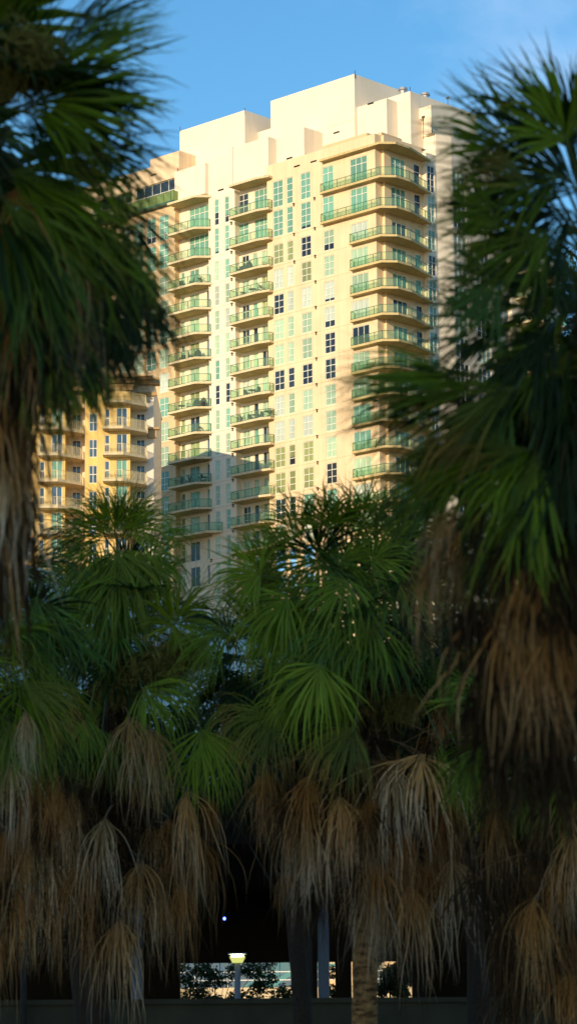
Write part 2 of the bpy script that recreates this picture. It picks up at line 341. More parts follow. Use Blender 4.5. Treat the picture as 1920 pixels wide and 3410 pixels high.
# corner sliding doors on the peach wing
dts = []
for k in range(0, 15):
    tr = [.70] if k < 2 else [.999]
    zt, zb = (FL[k] + 3.34, FL[k] + .06) if k < 2 else (FL[k] + 2.5, FL[k] + .06)
    m1 = 'teal' if k < 2 else R.choice(['sage', 'sage', 'pale', 'teal']); 
    if k == 6: m1 = 'navy'
    hol.append((-3.78, -1.0, zb, zt)); window('sliding_door', TW, 'b', PB, -3.78, -1.0, zb, zt, 3, 2, m1, None, (.735,) if k < 2 else (.04,))
    if k < 2: hol.append((-8.38, -6.52, zb, zt)); window('sliding_door', TW, 'b', PB, -8.38, -6.52, zb, zt, 2, 2, m1, .08 if k == 1 else None, (.735,))
w = MB(); wall_holes(w, 'b', PB, -17.75, .35, BOT, 107.95, hol)
w.quad((-17.75, .8, BOT), (-17.75, PB, BOT), (-17.75, PB, 107.95), (-17.75, .8, 107.95))
# notched corner
for (p, q_) in (((.35, PB), (.35, .98)), ((.35, .98), (.75, .98))):
    w.quad((*p, BOT), (*q_, BOT), (*q_, 107.95), (*p, 107.95))
hr = []
for k in range(0, 15):
    zt, zb = (FL[k] + 3.34, FL[k] + .06) if k < 2 else (FL[k] + 2.5, FL[k] + .06)
    hr.append((2.25, 4.85, zb, zt)); window('sliding_door', TW, 'a', .75, 2.25, 4.85, zb, zt, 3, 2, 'teal' if k % 3 < 2 else 'navy', None, (.735,) if k < 2 else (.04,))
    hr.append((6.45, 7.6, zb, zt)); window('balcony_door', TW, 'a', .75, 6.45, 7.6, zb, zt, 1, 2, R.choice(['navy', 'teal', 'blue']), None, (.70,) if k < 2 else (.04,))
wall_holes(w, 'a', .75, .98, 8.0, BOT, 107.95, hr)
w.quad((-17.75, PB, 107.95), (.35, PB, 107.95), (.35, 9, 107.9), (-17.75, 9, 107.9)); w.quad((.35, .98, 107.95), (.75, .98, 107.95), (.75, 9, 107.9), (.35, 9, 107.9))
w.build('peach_wing_wall', MT['peach'], TW)
# parapet kerb of the peach wing above the corner
w = MB(); w.box(-8.2, -.9, PB + .02, 1.4, 107.96, 108.35); w.box(-.9, .5, .9, 4.6, 107.96, 108.35); w.build('parapet', MT['tan'], TW)

# bay with windows, chamfer and the right wing
rest = MB(); RM = [MT['frame'], MT['teal'], MT['sage'], MT['navy'], MT['blue'], MT['pale']]
w = MB(); hb = []
for k in range(0, 17):
    hb.append((8.2, 9.55, WB[k], WT[k])); rest_window(rest, 'a', 1.4, 8.2, 9.55, WB[k], WT[k], 2, 4 if k < 2 else 3, R.choice([1, 2, 3, 4]))
wall_holes(w, 'a', 1.4, 8.0, 9.9, BOT, 107.2, hb); w.quad((.75, 8, BOT), (1.4, 8, BOT), (1.4, 8, 107.2), (.75, 8, 107.2))
w.quad((.75, 8, 107.2), (1.4, 8, 107.2), (1.4, 9.9, 107.2), (.75, 9.9, 107.2))
w.quad((1.4, 9.9, BOT), (2.1, 12, BOT), (2.1, 12, 110.0), (1.4, 9.9, 110.0))
hw = []
for k in range(0, 17):
    for (u0, u1) in ((12.2, 14.6), (16.35, 18.85)):
        hw.append((u0, u1, WB[k], WT[k])); rest_window(rest, 'a', 2.1, u0, u1, WB[k], WT[k], 3, 4 if k < 2 else 3, R.choice([1, 2, 3, 4, 5]))
wall_holes(w, 'a', 2.1, 12, 19.9, BOT, 110, hw)
he = []
for k in range(0, 17):
    he.append((21.3, 23.0, WB[k], WT[k])); rest_window(rest, 'a', .65, 21.3, 23.0, WB[k], WT[k], 2, 4 if k < 2 else 3, R.choice([1, 3, 4, 4]))
wall_holes(w, 'a', .65, 19.9, 23.4, BOT, 110, he)
w.quad((.65, 23.4, BOT), (1.9, 23.4, BOT), (1.9, 23.4, 98), (.65, 23.4, 98)); w.quad((1.9, 23.4, BOT), (1.9, 33, BOT), (1.9, 33, 98), (1.9, 23.4, 98))
w.quad((1.4, 9.9, 110), (2.1, 12, 110), (2.1, 23.4, 110), (-3, 23.4, 110)); w.quad((-6, 23.4, 98), (1.9, 23.4, 98), (1.9, 33, 98), (-6, 33, 98)); w.quad((.65, 23.4, 98), (-6, 23.4, 98), (-6, 23.4, 110), (.65, 23.4, 110))
w.quad((-6, 9.9, 110), (1.4, 9.9, 110), (-3, 23.4, 110), (-6, 23.4, 110)); w.quad((.65, 9.9, 107.2), (1.4, 9.9, 107.2), (1.4, 9.9, 110), (-6, 9.9, 110))
w.quad((1.9, 33, BOT), (-40, 33, BOT), (-40, 33, 98), (1.9, 33, 98))
w.build('right_wing_wall', MT['white'], TW)

# left face: window piers and recessed balcony bays
left0 = MB(); pier = MB(); bay = MB()
hl = []
for ci, (u0, u1) in enumerate(((-37.39, -35.63), (-39.79, -38.02), (-42.19, -40.45), (-44.6, -42.9))):
    for k in range(0, 17):
        hl.append((u0, u1, WB[k], WT[k]))
        if (ci == 0 and k < 16) or (ci == 1 and k < 6) or (ci == 2 and k < 4):
            mt = 'teal' if k < 2 else R.choices(['sage', 'pale', 'teal', 'blue'], [4, 3, 2, 1])[0]
            window('window', TW, 'b', 0, u0, u1, WB[k], WT[k], 2, 4 if k < 2 else 3, mt, .25 if (ci == 1 and k == 0) else None)
        else: rest_window(rest, 'b', 0, u0, u1, WB[k], WT[k], 2, 4 if k < 2 else 3, R.choice([1, 2, 2, 3]))
wall_holes(left0, 'b', 0, -52, -34.4, BOT, 107.0, hl)
left0.quad((-34.4, 0, BOT), (-34.4, .8, BOT), (-34.4, .8, 107), (-34.4, 0, 107))
left0.build('left_wing_wall', MT['tan'], TW)
hn = []
for ci, (u0, u1) in enumerate(((-27.27, -26.47), (-25.43, -24.64))):
    for k in range(0, 17):
        hn.append((u0, u1, WB[k], WT[k]))
        mt = R.choices(['teal', 'sage'], [3, 1])[0] if k < 2 else R.choices(['sage', 'pale', 'teal', 'navy'], [6, 3, 2, 0])[0]
        if k == 7: mt = 'navy'
        window('window', TW, 'b', 0, u0, u1, WB[k], WT[k], 1, 4 if k < 2 else 3, mt, {(0, 0): .5, (0, 1): .1, (1, 0): .3, (1, 1): .1}.get((ci, k)))
wall_holes(pier, 'b', 0, -28.3, -23.6, BOT, 107, hn)
for a, s in ((-28.3, 1), (-23.6, 1)): pier.quad((a, 0, BOT), (a, .8, BOT), (a, .8, 107), (a, 0, 107))
pier.build('window_pier_wall', MT['white'], TW)
hb = []
BFL = FL[:16]
for k in range(0, 15):
    z = FL[k]
    if k < 2:
        hb.append((-32.64, -29.0, z + .06, z + 3.5)); window('sliding_door', TW, 'b', .8, -32.64, -29.0, z + .06, z + 3.5, 4, 2, 'teal', None, (.73,))
        hb.append((-23.8, -22.0, z + .06, z + 3.4)); window('balcony_window', TW, 'b', .8, -23.8, -22.0, z + .06, z + 3.4, 2, 4, 'navy' if k == 0 else 'teal')
        hb.append((-20.95, -18.55, z + .06, z + 3.4)); window('sliding_door', TW, 'b', .8, -20.95, -18.55, z + .06, z + 3.4, 3, 2, 'teal', None, (.73,))
    else:
        m = R.choices(['sage', 'teal', 'navy', 'pale'], [4, 3, 2, 2]); z1 = z + 2.65
        hb.append((-34.2, -33.5, z + .06, z1)); window('balcony_window', TW, 'b', .8, -34.2, -33.5, z + .06, z1, 1, 3, R.choice(['sage', 'teal', 'olive']))
        hb.append((-32.58, -30.87, z + .06, z1)); window('sliding_door', TW, 'b', .8, -32.58, -30.87, z + .06, z1, 2, 2, R.choice(['sage', 'teal', 'sage', 'olive', 'navy']), None, (.04,))
        hb.append((-29.55, -28.7, z + .06, z1)); window('balcony_door', TW, 'b', .8, -29.55, -28.7, z + .06, z1, 1, 2, R.choice(['navy', 'teal', 'blue']), None, (.04,))
        hb.append((-23.2, -21.95, z + .06, z1)); window('balcony_window', TW, 'b', .8, -23.2, -21.95, z + .06, z1, 2, 3, R.choice(['sage', 'pale', 'sage', 'navy']))
        hb.append((-21.3, -20.5, z + .06, z1)); window('balcony_door', TW, 'b', .8, -21.3, -20.5, z + .06, z1, 1, 2, R.choice(['sage', 'teal', 'navy']), None, (.04,))
        hb.append((-19.75, -18.4, z + .06, z1)); window('sliding_door', TW, 'b', .8, -19.75, -18.4, z + .06, z1, 2, 2, R.choice(['olive', 'sage', 'navy']), None, (.04,))
wall_holes(bay, 'b', .8, -34.4, -28.3, BOT, 107, [h for h in hb if h[0] < -28]); wall_holes(bay, 'b', .8, -23.6, -17.75, BOT, 107, [(max(h[0], -23.6), h[1], h[2], h[3]) for h in hb if h[0] > -28])
bay.build('balcony_bay_wall', MT['white'], TW)
ro = rest.build('window', RM, TW); ro['kind'] = 'stuff'

w = MB(); w.box(-62, 2.2, -.3, 34, 0, BOT - .004); w.build('podium', MT['tan'], TW)
# balconies
def balcony_meshes(poly, path, step=1.35, thick=.28, edge='slabedge'):
    s = MB(); s.prism(poly, -thick, 0); s.m[0] = 1  # underside takes a darker, more olive colour than the edge
    r = MB(); gp = MB()
    for i in range(len(path) - 1):
        p = np.array(path[i]); q_ = np.array(path[i + 1]); L = np.linalg.norm(q_ - p); n = max(1, round(L / step))
        r.bar((*p, 1.04), (*q_, 1.04), .06, .05); r.bar((*p, .1), (*q_, .1), .04, .04)
        for k in range(n + (1 if i == len(path) - 2 else 0)):
            c = p + (q_ - p) * k / n; r.bar((*c, 0), (*c, 1.02), .05, .05)
        gp.quad((*p, .13), (*q_, .13), (*q_, 1.01), (*p, 1.01))
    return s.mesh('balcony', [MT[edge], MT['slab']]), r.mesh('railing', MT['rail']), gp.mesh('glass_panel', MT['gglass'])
def balcony(ms, z, rail=True):
    o = put('balcony', ms[0], TW, (0, 0, z))
    if rail: put('railing', ms[1], o); put('glass_panel', ms[2], o)
    return o
B1 = balcony_meshes([(-34.25, .78), (-34.25, -1.6), (-29.3, -1.6), (-27.75, -.05), (-28.28, -.05), (-28.28, .78)],
                    [(-34.15, 0), (-34.15, -1.5), (-29.34, -1.5), (-27.95, -.1)])
B2 = balcony_meshes([(-23.3, .78), (-23.3, -1.45), (-18.35, -1.45), (-16.75, -1.0), (-16.75, PB - .005), (-17.77, PB - .005), (-17.77, .78)],
                    [(-23.2, 0), (-23.2, -1.35), (-18.38, -1.35), (-16.82, -.95), (-16.82, -.25)])
cp = lambda a: [(a, PB - .005), (a, -1.0), (1.75, -1.0), (3.1, .45), (3.1, 3.0), (1.6, 8.6), (1.42, 8.6), (1.42, 7.98), (.77, 7.98), (.77, .96), (.37, .96), (.37, PB - .005)]
cr = lambda a: [(a + .1, PB), (a + .1, -.92), (1.7, -.92), (3.02, .5), (3.02, 2.95), (1.6, 8.4)]
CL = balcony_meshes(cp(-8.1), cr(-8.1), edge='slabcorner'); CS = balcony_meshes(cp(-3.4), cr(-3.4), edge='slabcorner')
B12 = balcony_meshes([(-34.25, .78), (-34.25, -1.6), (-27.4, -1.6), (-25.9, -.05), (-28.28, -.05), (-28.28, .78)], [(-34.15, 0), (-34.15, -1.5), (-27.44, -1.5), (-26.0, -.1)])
RB = balcony_meshes([(1.92, 24.0), (4.6, 24.0), (5.4, 25.2), (5.4, 30.5), (1.92, 31.5)], [(2.0, 24.08), (4.55, 24.08), (5.3, 25.2), (5.3, 30.4), (2, 31.3)])
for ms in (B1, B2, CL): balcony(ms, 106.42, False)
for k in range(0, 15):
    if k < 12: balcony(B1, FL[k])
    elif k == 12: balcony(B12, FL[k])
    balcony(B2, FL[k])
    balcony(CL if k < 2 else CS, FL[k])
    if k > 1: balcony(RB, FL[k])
# glazed storey above the left wing, with a green screen balcony
gz = MB(); wall_holes(gz, 'b', .6, -60, -34.6, 107.0, 111.9, [(-42.6, -34.9, 107.3, 110.55), (-51, -43.2, 107.3, 110.55)], .3); gz.build('roof_storey_wall', MT['peach'], TW)
for (u0, u1) in ((-42.6, -34.9), (-51, -43.2)): window('sky_lounge_window', TW, 'b', .6, u0, u1, 107.3, 110.55, 5, 2, 'navy', None, (.55,), .25)
s_ = MB(); s_.box(-52, -33.95, -.75, -.7, 107.0, 108.3); s_.box(-34.0, -33.95, -.69, .55, 107.0, 108.3); s_.build('screen_balustrade', MT['gscreen'], TW)
s_ = MB(); s_.box(-52, -33.9, -.85, -.06, 106.75, 106.98)
for k in range(14): s_.box(-52 + 1.35 * k, -51.95 + 1.35 * k, -.8, -.755, 107, 108.32)
s_.build('balustrade_slab', MT['rail'], TW)

# roof blocks
def zb(x, y, b): return onb(x, y, b)[1]
bl = MB()
Q = lambda x, y: (x * 1.3241, y * 1.3241)
R2 = lambda x, y: (850 + x / 1.8125, 200 + y / 1.8125)
bl.box(-60, -40.0, .9, 12, 111.9, 113.1); bl.box(-40.0, -34.6, .9, 12, 111.0, 114.15)
bl.build('roof_block', MT['peach'], TW)
bl = MB()
# parapet tiers above the bays
bl.box(-34.6, -29.0, .1, 6, 106.98, 111.05); bl.box(-29.0, -23.9, .75, 6, 106.98, 111.6); bl.box(-23.9, -17.75, .1, 6, 107.0, 111.9)
bl.box(-17.75, -13.0, 1.6, 6, 107.98, 112.4); bl.box(-24.5, -23.95, .02, .7, 106.98, 112.0)
P2a0, P2z = onb(*Q(452, 330), 4.0); P2a1, _ = onb(*Q(615, 282), 4.0)
P1a0, P1z = onb(*Q(680, 250), 5.0); P1a1, P1z2 = onb(*Q(890, 190), 5.0); P1z = (P1z + P1z2) / 2
bl.box(P2a0, P2a1, 4.0, 13, 107.5, P2z); 
vz = zb(400 + 1100 / 2.4167, 200 + 585 / 2.4167, 6.5)
bl.box(P2a1, P1a0 + .5, 6.5, 14, 107.5, vz)
p1b1, _ = ona(*Q(1005, 225), P1a1)
bl.box(P1a0, P1a1, 5.0, p1b1 + 2, 107.6, P1z)
Mb = 5.5; Ma1, Mz = onb(*R2(790, 230), Mb); bl.box(P1a1, Ma1, Mb, Mb + 3, 107.7, Mz)
Sb, _ = ona(*R2(855, 240), Ma1); Sa, Sz = onb(*R2(932, 187), Sb); Sb1, _ = ona(*R2(1335, 345), Sa)
bl.box(P1a1 + .5, Sa, Sb, Sb1, 107.8, Sz)
bl.build('roof_block', MT['white'], TW)
# open concrete frame at the right end of the roof
bl = MB(); fa = 1.35
bl.box(-1.5, fa, 9.2, 9.7, 112.2, 113.6); bl.box(.2, fa, 9.2, 9.7, 110.02, 112.2); bl.box(-1.5, fa, 9.7, 13.5, 110.02, 113.55); bl.build('roof_frame', MT['white'], TW)
# roof vents, aerial, scupper slots, wall lights
def roof_vent(x, y, b):
    a, z = onb(x, y, b); v = MB()
    v.tube([(a, b, z - 1.4), (a, b, z - .3), (a, b, z - .3), (a, b, z)], [.42, .42, .62, .58], 14); v.build('roof_vent', MT['vent'], TW, False)
roof_vent(*Q(1012, 222), Sb + 3.2); roof_vent(*Q(1068, 235), Sb + 8)
for (px, py, b, l) in ((865, 265, .4, 1.1),): pass
rd = MB()
for (px, py), b, h in ((R2(1013, 460), 7.0, 2.3), (R2(1160, 285), 20.0, 1.1), (R2(600, 95), 5.1, .7), (Q(616, 283), 4.1, .6), (R2(932, 190), Sb + .1, .6), (Q(453, 330), 4.1, .6)):
    a, z = onb(px, py, b); rd.bar((a, b, z - .3), (a, b, z + h), .06, .06)
    if h > 1: rd.box(a - .25, a + .25, b - .03, b + .03, z + h, z + h + .3)
rd.build('aerial', MT['fixture'], TW)
sl = [(R2(210, 512), 4.98), (R2(348, 474), 4.98), (R2(488, 437), 4.98), (R2(250, 640), PB - .01), (R2(350, 612), PB - .01), (R2(694, 262), Mb - .02), ((400 + 810 / 2.4167, 200 + 1045 / 2.4167), -.01), ((400 + 270 / 2.4167, 200 + 923 / 2.4167), .58), (R2(205, 592), 1.58)]
for (p, b) in sl:
    a, z = onb(*p, b); m_ = MB(); m_.box(a - .5, a + .5, b - .02, b + .05, z - .1, z + .1); m_.build('scupper_slot', MT['slot'], TW)
wl = MB(); wl.box(-.11, .11, -.2, 0, 0, .16); wl.box(-.07, .07, -.16, -.02, -.22, -.08); wlm = wl.mesh('wall_light', MT['fixture'])
for k in range(0, 14):
    for a, b, dz in ((-28.0, 0, -.3), (-24.15, 0, -.3), (-9.6, PB, -.3), (-13.1, PB, -.3) if k < 3 else (-9.6, PB, -99)):
        if dz > -50: put('wall_light', wlm, TW, (a, b, FL[k] + dz))
# floor joint lines scored in the render
jl = MB()
for k in range(1, 15):
    for (a0, a1, b) in ((-17.7, -8.6 if k < 2 else -3.6, PB), (-28.25, -23.65, 0), (-52, -34.5, 0)): jl.box(a0, a1, b - .006, b + .004, FL[k] - .22, FL[k] - .185)
for z in (110.3, 112.9): jl.box(P1a0, P1a1, 4.992, 5.005, z, z + .03); jl.box(P2a0, P2a1, 3.992, 4.005, z - .4, z - .37)
jl.build('score_line', MT['slab'], TW)

# furniture on the balconies (things of their own)
def LW(a, b, z): return tuple(O + E1 * a + E2 * b + np.array([0, 0, z]))
RZ = -math.pi / 2 + AL
ORD = ['top', 'second', 'third', 'fourth', 'fifth', 'sixth', 'seventh', 'eighth', 'ninth', 'tenth', 'eleventh', 'twelfth', 'thirteenth']
def chair_mesh(mat, w=.6, back=.95, lounge=0):
    c = MB(); c.box(-w / 2, w / 2, -.3, .3, .38, .46)
    c.prism([(-w / 2, .24), (w / 2, .24), (w / 2, .32 + lounge), (-w / 2, .32 + lounge)], .46, back)
    for x in (-w / 2, w / 2 - .05):
        for y in (-.28, .23): c.box(x, x + .05, y, y + .05, 0, .38)
        c.box(x, x + .05, -.28, .23, .6, .65)
        c.box(x, x + .05, -.28, -.23, .46, .6)
    return c.mesh('patio_chair', MT[mat])
def egg_mesh():
    c = MB(); n = 12
    c.tube([(0, 0, 0), (0, 0, .12), (0, .05, .3), (0, .1, .6), (0, .16, .95), (0, .2, 1.25)], [.42, .5, .55, .5, .36, .12], n); return c.mesh('lounge_chair', MT['dark_wicker'])
def table_mesh():
    c = MB(); c.tube([(0, 0, .68), (0, 0, .73)], [.5, .5], 16); c.tube([(0, 0, .03), (0, 0, .68)], [.04, .04], 8); c.tube([(0, 0, 0), (0, 0, .03)], [.28, .28], 12); return c.mesh('patio_table', MT['dark_wicker'])
def plant(name, loc, h, label, spiky, grp):
    t = empty(name, loc); tag(t, label, 'plant', grp)
    p = MB(); p.tube([(0, 0, 0), (0, 0, .32)], [.16, .22], 12); p.build('pot', MT['pot'], t)
    f = MB(); rr = random.Random(hash(label) % 999 if False else len(label) * 7 + int(loc[2]))
    for i in range(46):
        az = rr.uniform(0, 6.28); el = rr.uniform(.1, 1.4); L = h * rr.uniform(.5, .9); d = np.array([math.cos(az) * math.cos(el), math.sin(az) * math.cos(el), math.sin(el)])
        sd = np.array([-math.sin(az), math.cos(az), 0]) * (.05 if spiky else .1); p0 = np.array([0, 0, .3]); p1 = p0 + d * L * .6; p2 = p0 + d * L - np.array([0, 0, .25 * L])
        if not spiky: p0 = p0 + d * L * .4
        f.quad(p0 - sd * .3, p0 + sd * .3, p1 + sd, p1 - sd); f.quad(p1 - sd, p1 + sd, p2 + sd * .1, p2 - sd * .1)
    f.build('foliage', MT['leaf'], t)
chd, chp, egg, tab = chair_mesh('dark_wicker'), chair_mesh('palefur'), egg_mesh(), table_mesh()
GC, GE, GT, GP = 'chairs on the tower balconies', 'rounded lounge chairs on the tower balconies', 'tables on the tower balconies', 'plants on the tower balconies'
def place(me, name, col, k, a, b, rz, label, cat, grp):
    o = put(name, me, None, LW(a, b, FL[k] + .005)); o.rotation_euler = (0, 0, RZ + rz); tag(o, label, cat, grp)
place(egg, 'lounge_chair', 2, 2, -20.6, -.6, .5, 'big dark curved lounge chair, third balcony down beside the peach wing', 'lounge chair', GE)
place(chd, 'patio_chair', 2, 2, -22.2, -.6, 0, 'low dark chair left of the big curved lounge chair, third balcony down', 'chair', GC)
place(chp, 'patio_chair', 2, 2, -18.2, -.2, 1, 'pale slatted chair at the right end of the third balcony down, by peach wing', 'chair', GC)
place(chd, 'patio_chair', 1, 2, -32.2, -.9, 1.2, 'dark chair at the left end of the third balcony down, left balcony column', 'chair', GC)
place(chd, 'patio_chair', 1, 2, -30.6, -.8, -.6, 'dark chair left of the spiky plant on the third balcony down', 'chair', GC)
plant('potted_plant', LW(-29.0, -.7, FL[2]), 1.3, 'spiky plant at the right end of the third balcony down, left balcony column', True, GP)
plant('potted_plant', LW(-21.4, -.8, FL[3]), .8, 'low leafy plant mid balcony, fourth balcony down beside the peach wing', False, GP)
plant('potted_plant', LW(-18.6, -.5, FL[3]), 1.3, 'tall leafy plant at right end of fourth balcony down, beside the peach wing', False, GP)
place(tab, 'patio_table', 2, 3, -20.0, -.6, 0, 'small round dark table between two plants on the fourth balcony down', 'table', GT)
place(chd, 'patio_chair', 1, 5, -30.8, -.8, 2.5, 'dark armchair on the sixth balcony down, left of the tall lounge chair', 'chair', GC)
place(egg, 'lounge_chair', 1, 5, -29.9, -.5, 0, 'tall dark lounge chair before the sliding door, sixth balcony down', 'lounge chair', GE)
place(chd, 'patio_chair', 1, 5, -32.4, -.7, .4, 'dark chair near the left end of the sixth balcony down', 'chair', GC)
place(egg, 'lounge_chair', 1, 7, -29.9, -.7, 0, 'left one of two dark egg-shaped chairs on the eighth balcony down', 'lounge chair', GE)
place(egg, 'lounge_chair', 1, 7, -28.9, -.5, .4, 'right one of two dark egg-shaped chairs on the eighth balcony down', 'lounge chair', GE)
place(chp, 'patio_chair', 1, 7, -31.2, -.8, .9, 'pale chair left of the two egg-shaped chairs, eighth balcony down', 'chair', GC)
place(tab, 'patio_table', 1, 7, -32.5, -.8, 0, 'dark round table near the left end of the eighth balcony down', 'table', GT)
plant('potted_plant', LW(-29.3, -.7, FL[8]), .9, 'low bushy plant at right end of the ninth balcony down, left balcony column', False, GP)
place(tab, 'patio_table', 2, 7, -20.2, -.6, 0, 'dark table between two dark chairs on the eighth balcony down, beside the peach wing', 'table', GT)
place(chd, 'patio_chair', 2, 7, -21.1, -.6, 1.57, 'dark chair on the left side of the table, eighth balcony down', 'chair', GC)
place(chd, 'patio_chair', 2, 7, -19.3, -.6, -1.57, 'dark chair on the right side of the table, eighth balcony down', 'chair', GC)
plant('potted_plant', LW(-22.0, -.7, FL[8]), 1.5, 'fan palm in a pot, left of the iron chairs on the ninth balcony down', True, GP)
place(chd, 'patio_chair', 2, 8, -20.4, -.6, 1.57, 'iron chair between potted fan palm and table, ninth balcony down', 'chair', GC)
place(tab, 'patio_table', 2, 8, -19.6, -.6, 0, 'small iron table between the two iron chairs on the ninth balcony down', 'table', GT)
place(chd, 'patio_chair', 2, 8, -18.8, -.6, -1.57, 'iron chair right of the table, ninth balcony down', 'chair', GC)
plant('potted_plant', LW(-17.4, -.6, FL[8]), 1.5, 'tall bushy plant at right end of ninth balcony down, beside the peach wing', False, GP)
plant('potted_plant', LW(-32.4, -.8, FL[10]), 1.7, 'left one of three tall plants on the eleventh balcony down', True, GP)
plant('potted_plant', LW(-31.0, -.8, FL[10]), 1.6, 'middle one of three tall plants on the eleventh balcony down', True, GP)
plant('potted_plant', LW(-29.0, -.7, FL[10]), 1.4, 'bushy plant at the right end of the eleventh balcony down', False, GP)

# ================================================================== LEFT BUILDING
YL = 308.0
LB = empty('yellow_apartment_block', (0, YL, 0)); tag(LB, 'lower yellow apartment block with cream railings, left of the tall cream tower', 'apartment block')
Z5 = lambda x, y: (80 + x / 3.2955, 1400 + y / 3.2955)
def xl(px, Y=YL): return at(*Z5(px, 600), Y)[0]
LFL = [at(*Z5(862, 350 + 288 * k), YL - 1.5)[2] for k in range(-6, 9)]; LH = LFL[0] - LFL[1]; TOPZ = LFL[2] + 6.2
TOPZ = at(400, 1250, YL)[2]
mod = xl(862) - xl(150)
wy, wr, tr_ = MB(), MB(), MB()
for mdl in range(0, 5):
    dx = -mod * mdl
    x0, xr, xe = xl(800) + dx, xl(1165) + dx, (xl(1410) if mdl == 0 else xl(800) + dx + mod)
    hy, hrr = [], []
    for z in LFL:
        if z > 72: continue
        for (p0, p1, zz0, zz1, nc, nr, nm, mt) in ((887, 940, .12, 2.35, 1, 2, 'window', 'blue'), (1015, 1135, .05, 2.45, 2, 2, 'balcony_door', R.choice(['blue', 'navy', 'teal']))):
            u0, u1 = xl(p0) + dx, xl(p1) + dx; hy.append((u0, u1, z + zz0, z + zz1))
            if mdl < 2 and z > 48: window(nm, LB, 'b', 0, u0, u1, z + zz0, z + zz1, nc, nr, mt, None, (.5,) if nc == 1 else (.03,))
        u0, u1 = xl(1235, YL + 3) + dx, xl(1328, YL + 3) + dx; hrr.append((u0, u1, z + .05, z + 2.4))
        if mdl < 2 and z > 48: window('balcony_door', LB, 'b', 3.0, u0, u1, z + .05, z + 2.4, 2, 2, R.choice(['blue', 'navy']), None, (.03,))
        if mdl >= 1:
            u0, u1 = xl(705) + dx + mod, xl(797) + dx + mod; hy2 = (u0, u1, z + .0, z + 2.1)
            if mdl < 3 and z > 48: window('window', LB, 'b', 1.2, u0, u1, z, z + 2.1, 2, 2, 'blue')
    wall_holes(wy, 'b', 0, x0, xr, 0, TOPZ, hy); wy.quad((xr, 0, 0), (xr, 3, 0), (xr, 3, TOPZ), (xr, 0, TOPZ))
    xm = xe if mdl == 0 else xl(660) + mod + dx
    wall_holes(wr, 'b', 3.0, xr, xm, 0, TOPZ, hrr)
    if mdl >= 1:
        wall_holes(wy, 'b', 1.2, xm, xe, 0, TOPZ, [(xl(705) + dx + mod, xl(797) + dx + mod, z, z + 2.1) for z in LFL if z < 72])
        wy.quad((xm, 3, 0), (xm, 1.2, 0), (xm, 1.2, TOPZ), (xm, 3, TOPZ)); 
    wy.quad((x0, 1.2, 0), (x0, 0, 0), (x0, 0, TOPZ), (x0, 1.2, TOPZ))
wr.quad((xl(1410), 3, 0), (xl(1410), 22, 0), (xl(1410), 22, TOPZ), (xl(1410), 3, TOPZ))
xe0 = xl(1410); xw = xl(800) - 4 * mod
wy.build('wall', MT['yellow'], LB); wr.build('recess_wall', MT['lavender'], LB)
rf = MB(); rf.box(xw, xe0, .2, 24, TOPZ, TOPZ + .2); rf.build('roof', MT['tan'], LB)
cn = MB(); cn.box(xw, xl(1165) + .5, -.6, -.02, TOPZ - 1.0, TOPZ - .4); cn.box(xw, xl(1165) + .8, -.95, .1, TOPZ - .4, TOPZ + .05); cn.box(xl(1165) + .82, xe0 + .7, 2.2, 3.5, TOPZ - .5, TOPZ + .3)
zc = at(*Z5(1390, 130), YL + 3)[2]
cn.box(xl(1345), xe0 + .35, 2.55, 2.98, zc - .75, zc + .2); cn.box(xl(1345), xe0 + .65, 2.25, 2.98, zc + .2, zc + .45); zq = at(400, 1288, YL)[2]; cn.box(xw, xl(1165) + .3, -.35, -.02, zq - .45, zq); cn.box(xl(1165) + .32, xe0 + .35, 2.6, 2.98, zq - .45, zq); cn.box(xw, xl(1165) + .45, -.5, -.02, zq + .002, zq + .2); cn.build('cornice', MT['cornice'], LB)
x0, x1, x2 = xl(862, YL - 1.5), xl(1090, YL - 1.5), xl(1345, YL + .9)
s = MB(); s.prism([(x0, -.01), (x0, -1.5), (x1, -1.5), (x2, .9), (x2, 2.99), (xl(1165) + .01, 2.99), (xl(1165) + .01, -.01)], -.28, 0); slm = s.mesh('balcony', MT['slabedge'])
r_ = MB(); path = [(x0 + .1, -.05), (x0 + .1, -1.4), (x1 - .03, -1.4), (x2 - .1, .93), (x2 - .1, 2.9)]
for i in range(len(path) - 1):
    p, q_ = np.array(path[i]), np.array(path[i + 1]); n = max(2, int(np.linalg.norm(q_ - p) / .17))
    r_.bar((*p, 1.05), (*q_, 1.05), .07, .05); r_.bar((*p, .1), (*q_, .1), .05, .05)
    for k in range(n): c = p + (q_ - p) * k / n; r_.bar((*c, .02), (*c, 1.03), .035 if k else .08, .035 if k else .08)
rlm = r_.mesh('railing', MT['wrail'])
for mdl in range(0, 3):
    for z in LFL:
        if z > 74 or z < 48: continue
        b = put('balcony', slm, LB, (-mod * mdl, 0, z)); put('railing', rlm, b)
place_l = [(1175, 0, 'cream slatted chair on the balcony beside the recessed wall of the yellow block', chp), (1205, .3, 'second cream slatted chair on the yellow block balcony, further right', chp)]
for (px, dy, lb, me) in place_l:
    zz = LFL[6]; o = put('patio_chair', me, None, (xl(px), YL + .2 + dy, zz + .005)); o.rotation_euler = (0, 0, 1.2); tag(o, lb, 'chair', 'chairs on the yellow block')

